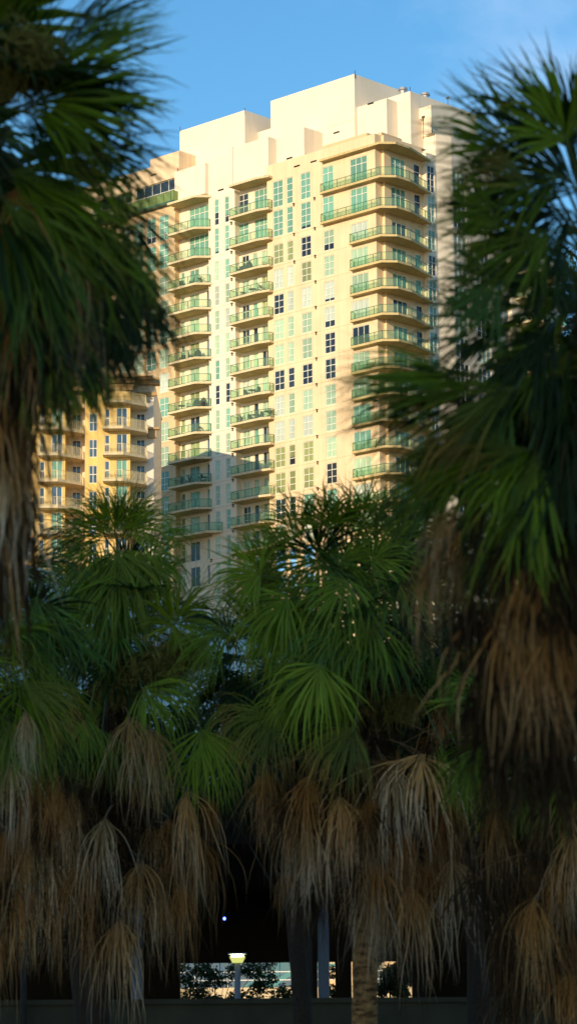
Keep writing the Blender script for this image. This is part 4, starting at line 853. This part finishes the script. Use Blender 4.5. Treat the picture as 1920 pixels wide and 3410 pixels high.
# ---- B near, right
c = at(2000, 930, 22.6)
B = Palm((c[0] + .2, 22.8), c, 22, 'near blurred palm at the right edge with fan fronds pointing left over the tower', .2, 2, 1.3, .4, 1.15, .46)
for a in ((1886, 470, 122, 330, 1.2, .2, 'g_mid', .22), (1880, 470, 152, 420, .8, .3, 'g_dark', .3, .2), (1900, 460, 85, 290, .9, .2, 'g_dark', .2, .4), (1790, 640, 146, 250, .4, .5, 'g_yel', .15, -.4), (1639, 700, 178, 225, 1.15, .15, 'g_mid', .12), (1660, 700, 182, 235, 1.0, .3, 'g_dark', .2, .3),
          (1760, 520, 158, 420, .75, .2, 'g_mid', .2, .3), (1700, 1080, 190, 380, .7, .2, 'g_dark', .3, .1), (1800, 800, 182, 420, .6, .25, 'g_mid', .25, .2), (1900, 600, 165, 400, .9, .2, 'g_dark', .2, .3), (1860, 580, 195, 400, .8, .2, 'g_mid', .25, .2), (1930, 640, 140, 400, .9, .25, 'g_dark', .2, .4), (1900, 700, 205, 420, .9, .2, 'g_dark', .3, .3), (1940, 900, 190, 420, .9, .2, 'g_mid', .3, .2), (1930, 520, 100, 330, .9, .2, 'g_dark', .2, .4), (1900, 1000, 200, 420, .8, .2, 'g_dark', .35, .2), (1900, 1120, 215, 420, .8, .2, 'g_mid', .35, .1), (1740, 620, 172, 330, .7, .25, 'g_dark', .2, .3), (1655, 940, 182, 250, 1.1, .2, 'g_blue', .3), (1700, 930, 175, 270, .5, .5, 'g_dark', .25, .3), (1660, 950, 225, 300, .7, .2, 'g_blue', .45, -.2), (1850, 700, 195, 380, .8, .3, 'g_dark', .3, .3), (1830, 770, 215, 360, .8, .3, 'g_mid', .35), (1860, 800, 240, 380, .8, .3, 'g_dark', .4),
          (1600, 1250, 182, 520, .45, .4, 'g_mid', .18, .1), (1560, 1290, 196, 480, .45, .4, 'g_dark', .22, .1), (1704, 1275, 184, 640, .42, .45, 'g_mid', .18), (1690, 1285, 194, 560, .5, .4, 'g_dark', .22, .2), (1720, 1290, 205, 520, .5, .35, 'g_yel', .25, -.2), (1761, 1496, 182, 330, .5, .5, 'g_yel', .2, -.2), (1770, 1500, 200, 420, .6, .4, 'g_mid', .3), (1780, 1235, 8, 260, .6, .5, 'g_yel', .25), (1700, 1300, 235, 520, .6, .2, 'g_blue', .4), (1660, 1400, 220, 470, .5, .2, 'g_dark', .4, .2),
          (1800, 1500, 250, 520, .6, .2, 'g_mid', .4), (1600, 1450, 222, 420, .5, .2, 'g_mid', .4), (1880, 1250, 280, 480, .6, .2, 'g_dark', .4), (1820, 1080, 250, 440, .7, .2, 'g_dark', .4), (1500, 1600, 215, 330, .6, .2, 'g_dark', .45, .3), (1620, 1640, 235, 420, .5, .2, 'g_dark', .45), (1740, 1650, 255, 460, .6, .2, 'g_mid', .4), (1880, 1500, 265, 500, .6, .2, 'g_dark', .4), (1560, 1560, 200, 380, .5, .3, 'g_blue', .4, .1)):
    B.fan(*a)
for a in ((1560, 1740, 400, 'd_brown', -128, .35), (1470, 1840, 320, 'd_brown', -130, .3), (1640, 1640, 380, 'd_dark', -112, .3), (1520, 1680, 340, 'd_tan', -125, .25), (1760, 1880, 430, 'd_brown', -100), (1700, 2060, 400, 'd_brown', -104), (1850, 1850, 450, 'd_dark', -92), (1780, 2080, 420, 'd_brown', -96), (1870, 2060, 420, 'd_brown', -92), (1640, 2150, 380, 'd_dark', -106), (1830, 2270, 400, 'd_dark', -92), (1720, 2260, 380, 'd_dark', -98), (1900, 2280, 400, 'd_dark'), (1900, 1750, 450, 'd_dark', -95), (1600, 2000, 380, 'd_dark', -112), (1690, 1800, 420, 'd_dark', -110), (1760, 2420, 360, 'd_dark', -95), (1860, 2500, 380, 'd_dark'), (1660, 2420, 340, 'd_dark', -96), (1580, 2300, 340, 'd_dark', -100)):
    B.dead(*a)
B.green(34, ['g_dark', 'g_mid', 'g_dark', 'g_blue'], lim=lambda az, e: math.cos(az) > .1 and e < .75)
B.green(16, ['g_dark', 'g_mid', 'g_dark'], (-35, -75), lim=lambda az, e: math.cos(az) < -.2)
B.skirt(72, c[2] - .9, c[2] - 3.1, ['d_dark', 'd_brown', 'd_dark', 'd_dark'], (.2, 1.0), (1.0, 1.3))
# ---- C middle
c = at(1230, 2060, 46)
C_ = Palm((at(1206, 3410, 46)[0], 46), c, 46, 'palm right of the middle with a bare orange brown trunk showing at the foot', .2, 3, 1.1, bark='bark')
for a in ((1064, 1865, 96, 270, .9, .15, 'g_dark', .12), (1060, 1870, 60, 240, .8, .2, 'g_mid', .2, .3), (1064, 1868, 190, 240, 1.1, .2, 'g_mid', .3), (1070, 1870, 250, 260, 1.2, .15, 'g_mid', .45), (1075, 1870, -20, 230, .9, .2, 'g_blue', .35), (1036, 2010, 178, 230, 1.0, .15, 'g_mid', .3), (1040, 2015, -55, 320, .5, .2, 'g_mid', .3), (1030, 2010, 232, 260, .8, .2, 'g_mid', .4),
          (866, 1915, 165, 205, 1.7, .1, 'g_light', .2, -.5), (870, 1918, 220, 230, 1.0, .2, 'g_light', .35), (880, 1900, 80, 200, 1.2, .2, 'g_mid', .25, .3), (1067, 2212, 200, 260, .8, .2, 'g_mid', .4, -.4), (1067, 2212, 250, 300, 1.3, .1, 'g_light', .35, -.6), (1070, 2212, -58, 260, .6, .2, 'g_mid', .4, -.3),
          (915, 2390, 175, 250, .6, .25, 'g_yel', .4, -.2), (915, 2392, 245, 260, .9, .1, 'g_yel', .4, -.3), (1180, 2422, 205, 260, .6, .2, 'g_yel', .35, -.4), (1180, 2422, 250, 290, .9, .1, 'g_yel', .4, -.5), (1470, 2480, 255, 170, .6, .2, 'g_light', .5), (1560, 2560, 265, 200, .5, .2, 'g_light', .5), (760, 2110, 200, 240, .9, .2, 'g_mid', .4), (1250, 1780, 100, 240, .9, .2, 'g_blue', .25, .5), (1180, 1760, 130, 230, .8, .3, 'g_dark', .25, .6), (1330, 1800, 70, 230, .8, .3, 'g_dark', .3, .6), (1420, 1960, -20, 220, .8, .3, 'g_dark', .4, .4)):
    C_.fan(*a)
DL = ((1030, 2585, 330, 'd_brown', -97), (1130, 2650, 330, 'd_tan', -92), (1300, 2550, 340, 'd_grey', -92, .7), (1400, 2510, 360, 'd_tan', -84, .75), (1240, 2890, 330, 'd_grey', -86), (1360, 2945, 330, 'd_tan', -88, .5), (1500, 2860, 300, 'd_grey', -80), (1030, 2760, 270, 'd_grey', -98), (1180, 2690, 280, 'd_tan', -90), (1010, 2960, 230, 'd_dark', -88), (1090, 2960, 200, 'd_dark'), (1440, 2700, 280, 'd_brown', -80), (1340, 2730, 280, 'd_brown'), (1240, 2640, 300, 'd_brown', -95), (960, 2640, 260, 'd_dark', -102), (1480, 2640, 300, 'd_brown', -72), (1280, 3020, 220, 'd_grey', -88), (890, 2560, 250, 'd_brown', -96), (1420, 2860, 260, 'd_brown', -82), (1190, 2860, 250, 'd_dark', -95))
for a in DL: C_.dead(*a)
C_.more(DL, ['d_brown', 'd_dark', 'd_tan', 'd_dark'])
for a in ((1090, 1760, 100, 200, 1.3, .1, 'g_mid', .2, -.4), (1200, 1760, 80, 220, 1.2, .1, 'g_mid', .2, -.2), (1290, 1790, 60, 230, 1.2, .1, 'g_mid', .25, -.1), (1000, 1780, 135, 210, 1.2, .1, 'g_mid', .25, -.3), (1230, 1870, 20, 230, 1.3, .1, 'g_mid', .35, -.4), (1160, 1930, 250, 280, 1.3, .1, 'g_mid', .35, -.6), (1290, 1900, 300, 270, 1.2, .1, 'g_blue', .4, -.3), (960, 1990, 225, 270, 1.2, .1, 'g_mid', .35, -.4), (1230, 2060, 265, 290, 1.2, .1, 'g_mid', .4, -.5), (1130, 2100, 235, 280, 1.1, .1, 'g_blue', .4, -.4), (1350, 2010, 290, 280, 1.1, .1, 'g_dark', .4), (1130, 1790, 110, 230, .9, .2, 'g_mid', .2), (1150, 1800, 75, 220, .8, .2, 'g_light', .25), (1000, 1850, 130, 240, .8, .2, 'g_mid', .2), (960, 1880, 150, 230, .8, .2, 'g_light', .25), (1120, 1880, 30, 230, .9, .2, 'g_mid', .3), (1180, 1900, -30, 240, .9, .2, 'g_mid', .35), (1000, 1960, 200, 240, .9, .2, 'g_mid', .35), (1130, 1980, 260, 270, .9, .2, 'g_blue', .4), (1200, 2100, 280, 260, .9, .2, 'g_dark', .4), (960, 2080, 215, 250, .9, .2, 'g_mid', .4), (990, 2300, 235, 260, .8, .2, 'g_mid', .4)):
    C_.fan(*a)
C_.green(28, ['g_dark', 'g_mid', 'g_blue', 'g_dark'])
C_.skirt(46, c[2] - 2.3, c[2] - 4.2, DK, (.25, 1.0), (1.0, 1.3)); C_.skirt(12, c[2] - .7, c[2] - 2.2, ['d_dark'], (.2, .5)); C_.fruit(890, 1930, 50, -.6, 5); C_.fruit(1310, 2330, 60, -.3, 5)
# ---- D middle left
c = at(400, 2080, 51)
D_ = Palm((at(316, 3410, 51)[0], 51), c, 51, 'palm left of the middle, upright crown before the yellow block, long brown leaf skirt', .19, 4, 1.1)
for a in ((393, 1800, 100, 210, .8, .2, 'g_blue', .15), (400, 1805, 55, 250, .6, .25, 'g_mid', .2), (380, 1805, 140, 230, .7, .25, 'g_dark', .2), (420, 1800, 75, 260, .5, .3, 'g_dark', .15, .3), (400, 1850, 270, 330, .9, .15, 'g_mid', .35), (330, 1850, 245, 300, .7, .2, 'g_blue', .4), (455, 1850, 300, 290, .7, .2, 'g_blue', .4), (300, 1790, 165, 240, .7, .3, 'g_dark', .35), (480, 1800, 20, 230, .7, .3, 'g_mid', .4),
          (573, 2086, 45, 185, 2.6, .05, 'g_light', .1, -.8), (600, 2050, 42, 230, .5, .3, 'g_mid', .15), (560, 2080, 95, 200, .6, .3, 'g_dark', .15, .2), (473, 2291, -45, 250, 1.3, .15, 'g_light', .45, -.7), (470, 2291, 10, 260, .5, .4, 'g_mid', .45, -.5), (669, 2427, -88, 290, 1.2, .1, 'g_light', .4, -.7), (290, 2390, -92, 230, .9, .15, 'g_mid', .45, -.6), (340, 2430, -60, 240, .6, .2, 'g_mid', .45, -.4), (480, 2440, -75, 260, .8, .2, 'g_yel', .45, -.6), (230, 2200, 210, 240, .8, .3, 'g_dark', .4), (540, 2420, -80, 250, .7, .2, 'g_mid', .45, -.3)):
    D_.fan(*a)
DL = ((351, 2722, 310, 'd_grey', -88, .65, -.9), (472, 2873, 330, 'd_tan', -86, .6, -.8), (621, 2632, 320, 'd_tan', -84, .6, -.8), (610, 2930, 270, 'd_brown', -90, .6, -.6), (397, 3062, 280, 'd_tan', -88, .6, -.7), (292, 2855, 330, 'd_brown', -92, .5, -.5), (205, 2885, 320, 'd_brown', -88, .5), (150, 2830, 320, 'd_grey', -92, .5), (660, 2780, 270, 'd_brown', -76, .6, -.3), (430, 2385, 280, 'd_tan', -86, .5, -1.0), (500, 2425, 280, 'd_tan', -76, .5, -1.0), (560, 2720, 260, 'd_brown', -90, .6, -.5), (540, 2960, 260, 'd_tan', -88), (480, 2640, 250, 'd_dark'), (250, 2640, 300, 'd_dark'), (300, 3040, 260, 'd_brown'), (230, 3060, 200, 'd_dark'), (580, 2830, 260, 'd_brown', -86), (690, 2650, 220, 'd_brown', -70), (350, 2950, 300, 'd_dark', -90, .5, -.4))
for a in DL: D_.dead(*a)
D_.more(DL, ['d_brown', 'd_dark', 'd_tan', 'd_dark'])
for a in ((385, 1770, 98, 200, 1.2, .15, 'g_mid', .3, -.3), (350, 1780, 150, 210, 1.1, .15, 'g_light', .4, -.3), (430, 1780, 35, 210, 1.1, .15, 'g_mid', .4, -.3), (390, 1830, 270, 360, 1.2, .1, 'g_light', .4, -.4), (310, 1830, 230, 300, 1.0, .15, 'g_mid', .45, -.3), (470, 1840, 310, 270, 1.0, .15, 'g_mid', .45, -.3), (400, 1900, 262, 330, 1.0, .1, 'g_mid', .45, -.5), (330, 1920, 255, 300, .8, .1, 'g_blue', .45, -.4), (393, 1830, 285, 340, .6, .2, 'g_mid', .4, -.2), (360, 1840, 258, 330, .6, .2, 'g_mid', .4, -.2), (420, 1830, 320, 260, .6, .2, 'g_light', .4, -.2), (340, 1810, 200, 240, .6, .2, 'g_mid', .4, -.1), (390, 1790, 120, 230, .5, .3, 'g_mid', .25), (410, 1790, 85, 240, .5, .3, 'g_blue', .2)):
    D_.fan(*a)
D_.green(24, ['g_mid', 'g_blue', 'g_dark', 'g_dark'])
D_.skirt(46, c[2] - 2.2, c[2] - 4.6, DK, (.25, 1.0), (1.0, 1.3)); D_.skirt(12, c[2] - .7, c[2] - 2.2, ['d_dark'], (.2, .5)); D_.fruit(520, 2210, 80, -1.0, 7); D_.fruit(400, 2290, 60, -.9, 5); D_.fruit(610, 2165, 50, -1.2)
# ---- E left
c = at(-60, 2170, 44)
E_ = Palm((c[0] + .1, 44.2), c, 44, 'palm at the left edge below the near palm, yellow tipped fronds pointing right', .19, 5, 1.15)
for a in ((70, 2270, -24, 300, .5, .35, 'g_yel', .25, -.4), (90, 2320, -38, 290, .6, .3, 'g_mid', .35), (20, 2120, -40, 320, .6, .3, 'g_mid', .3), (60, 2060, -25, 300, .6, .3, 'g_blue', .3), (20, 2000, -60, 300, .7, .2, 'g_mid', .4), (120, 1990, -70, 300, .8, .2, 'g_blue', .4), (180, 2050, -80, 260, .8, .2, 'g_dark', .4), (60, 1900, 20, 260, .8, .3, 'g_dark', .3), (110, 2400, -65, 280, .7, .2, 'g_mid', .45), (30, 2400, -80, 300, .8, .2, 'g_mid', .45), (200, 2420, -80, 230, .7, .2, 'g_dark', .45)):
    E_.fan(*a)
DL = ((85, 2365, 250, 'd_grey', -80, .6, -.6), (30, 2540, 290, 'd_grey', -84), (120, 2560, 280, 'd_brown', -88), (190, 2600, 290, 'd_brown', -88), (20, 2760, 300, 'd_brown'), (100, 2800, 300, 'd_tan', -90), (60, 2940, 260, 'd_brown'), (150, 2700, 280, 'd_dark'), (0, 2900, 260, 'd_dark'), (230, 2560, 260, 'd_dark'))
for a in DL: E_.dead(*a)
E_.more(DL, ['d_brown', 'd_dark', 'd_tan', 'd_dark'])
E_.green(24, ['g_mid', 'g_dark', 'g_blue']); E_.skirt(46, c[2] - 1.3, c[2] - 4.4, DK, (.25, .9), (1.0, 1.3))
# ---- F right, below the near palm
c = at(1860, 2420, 42)
F_ = Palm((at(1862, 3410, 42)[0], 42), c, 42, 'palm in the lower right corner with hanging tan leaves over a dark red trunk', .17, 6, 1.05)
DL = ((1830, 3140, 240, 'd_dark', -98, .3, -.3), (1905, 2760, 320, 'd_tan', -95), (1780, 2990, 280, 'd_brown', -104, .35, -.5), (1650, 2680, 290, 'd_brown', -92), (1600, 2900, 330, 'd_dark', -94), (1900, 3090, 300, 'd_brown', -85, .4), (1700, 2880, 320, 'd_dark', -95), (1720, 3120, 300, 'd_dark', -96), (1840, 2860, 300, 'd_brown'), (1900, 3240, 250, 'd_brown'), (1640, 2520, 300, 'd_dark'), (1660, 3080, 280, 'd_dark'))
for a in DL: F_.dead(*a)
F_.more(DL, ['d_brown', 'd_dark', 'd_tan', 'd_dark'])
for a in ((1570, 2500, 255, 230, .7, .2, 'g_mid', .5), (1900, 2600, 215, 260, .8, .2, 'g_mid', .4), (1880, 2480, 190, 240, .8, .2, 'g_dark', .4)): F_.fan(*a)
F_.green(26, ['g_mid', 'g_dark'], (40, -50)); F_.skirt(60, c[2] - .8, c[2] - 4.0, DK, (.25, .95), (1.0, 1.3))
# ---- G, H behind, closing the gaps
c = at(900, 2230, 57)
H_ = Palm((at(1028, 3410, 57)[0], 57), c, 57, 'shaded palm standing back between the two middle palms', .18, 7, 1.1)
H_.green(40, ['g_dark', 'g_mid', 'g_dark']); H_.skirt(40, c[2] - .8, c[2] - 2.9, ['d_dark', 'd_dark', 'd_brown'], (.25, 1.2), (.9, 1.2))
for a in ((850, 2080, -70, 220, .8, .2, 'g_mid', .45), (700, 2130, 220, 200, .9, .2, 'g_mid', .45), (820, 2250, -90, 230, .9, .2, 'g_dark', .45), (760, 2330, -95, 230, .9, .2, 'g_mid', .45), (640, 2200, 200, 190, .8, .3, 'g_dark', .4), (700, 2500, -100, 240, 1.1, .1, 'g_mid', .4), (780, 2520, -85, 240, 1.1, .1, 'g_dark', .4), (650, 2560, -95, 230, 1.1, .1, 'g_dark', .4), (740, 2440, -90, 240, 1.2, .1, 'g_mid', .4), (840, 2480, -80, 240, 1.1, .1, 'g_dark', .4)): H_.fan(*a)
c = at(1480, 2080, 55)
G_ = Palm((at(1620, 3410, 55)[0], 55), c, 55, 'shaded palm standing back behind the near right palm', .18, 8, 1.1)
G_.green(40, ['g_dark', 'g_dark', 'g_mid']); G_.skirt(40, c[2] - .8, c[2] - 4.6, ['d_dark', 'd_dark', 'd_brown'], (.25, 1.2), (.9, 1.2))
c = at(140, 2260, 58)
I_ = Palm((at(310, 3410, 58)[0], 58), c, 58, 'shaded palm standing back behind the left edge palm', .18, 9, 1.1)
I_.green(36, ['g_dark', 'g_dark', 'g_mid']); I_.skirt(40, c[2] - .8, c[2] - 4.2, ['d_dark', 'd_dark', 'd_brown'], (.25, 1.2), (.9, 1.2))
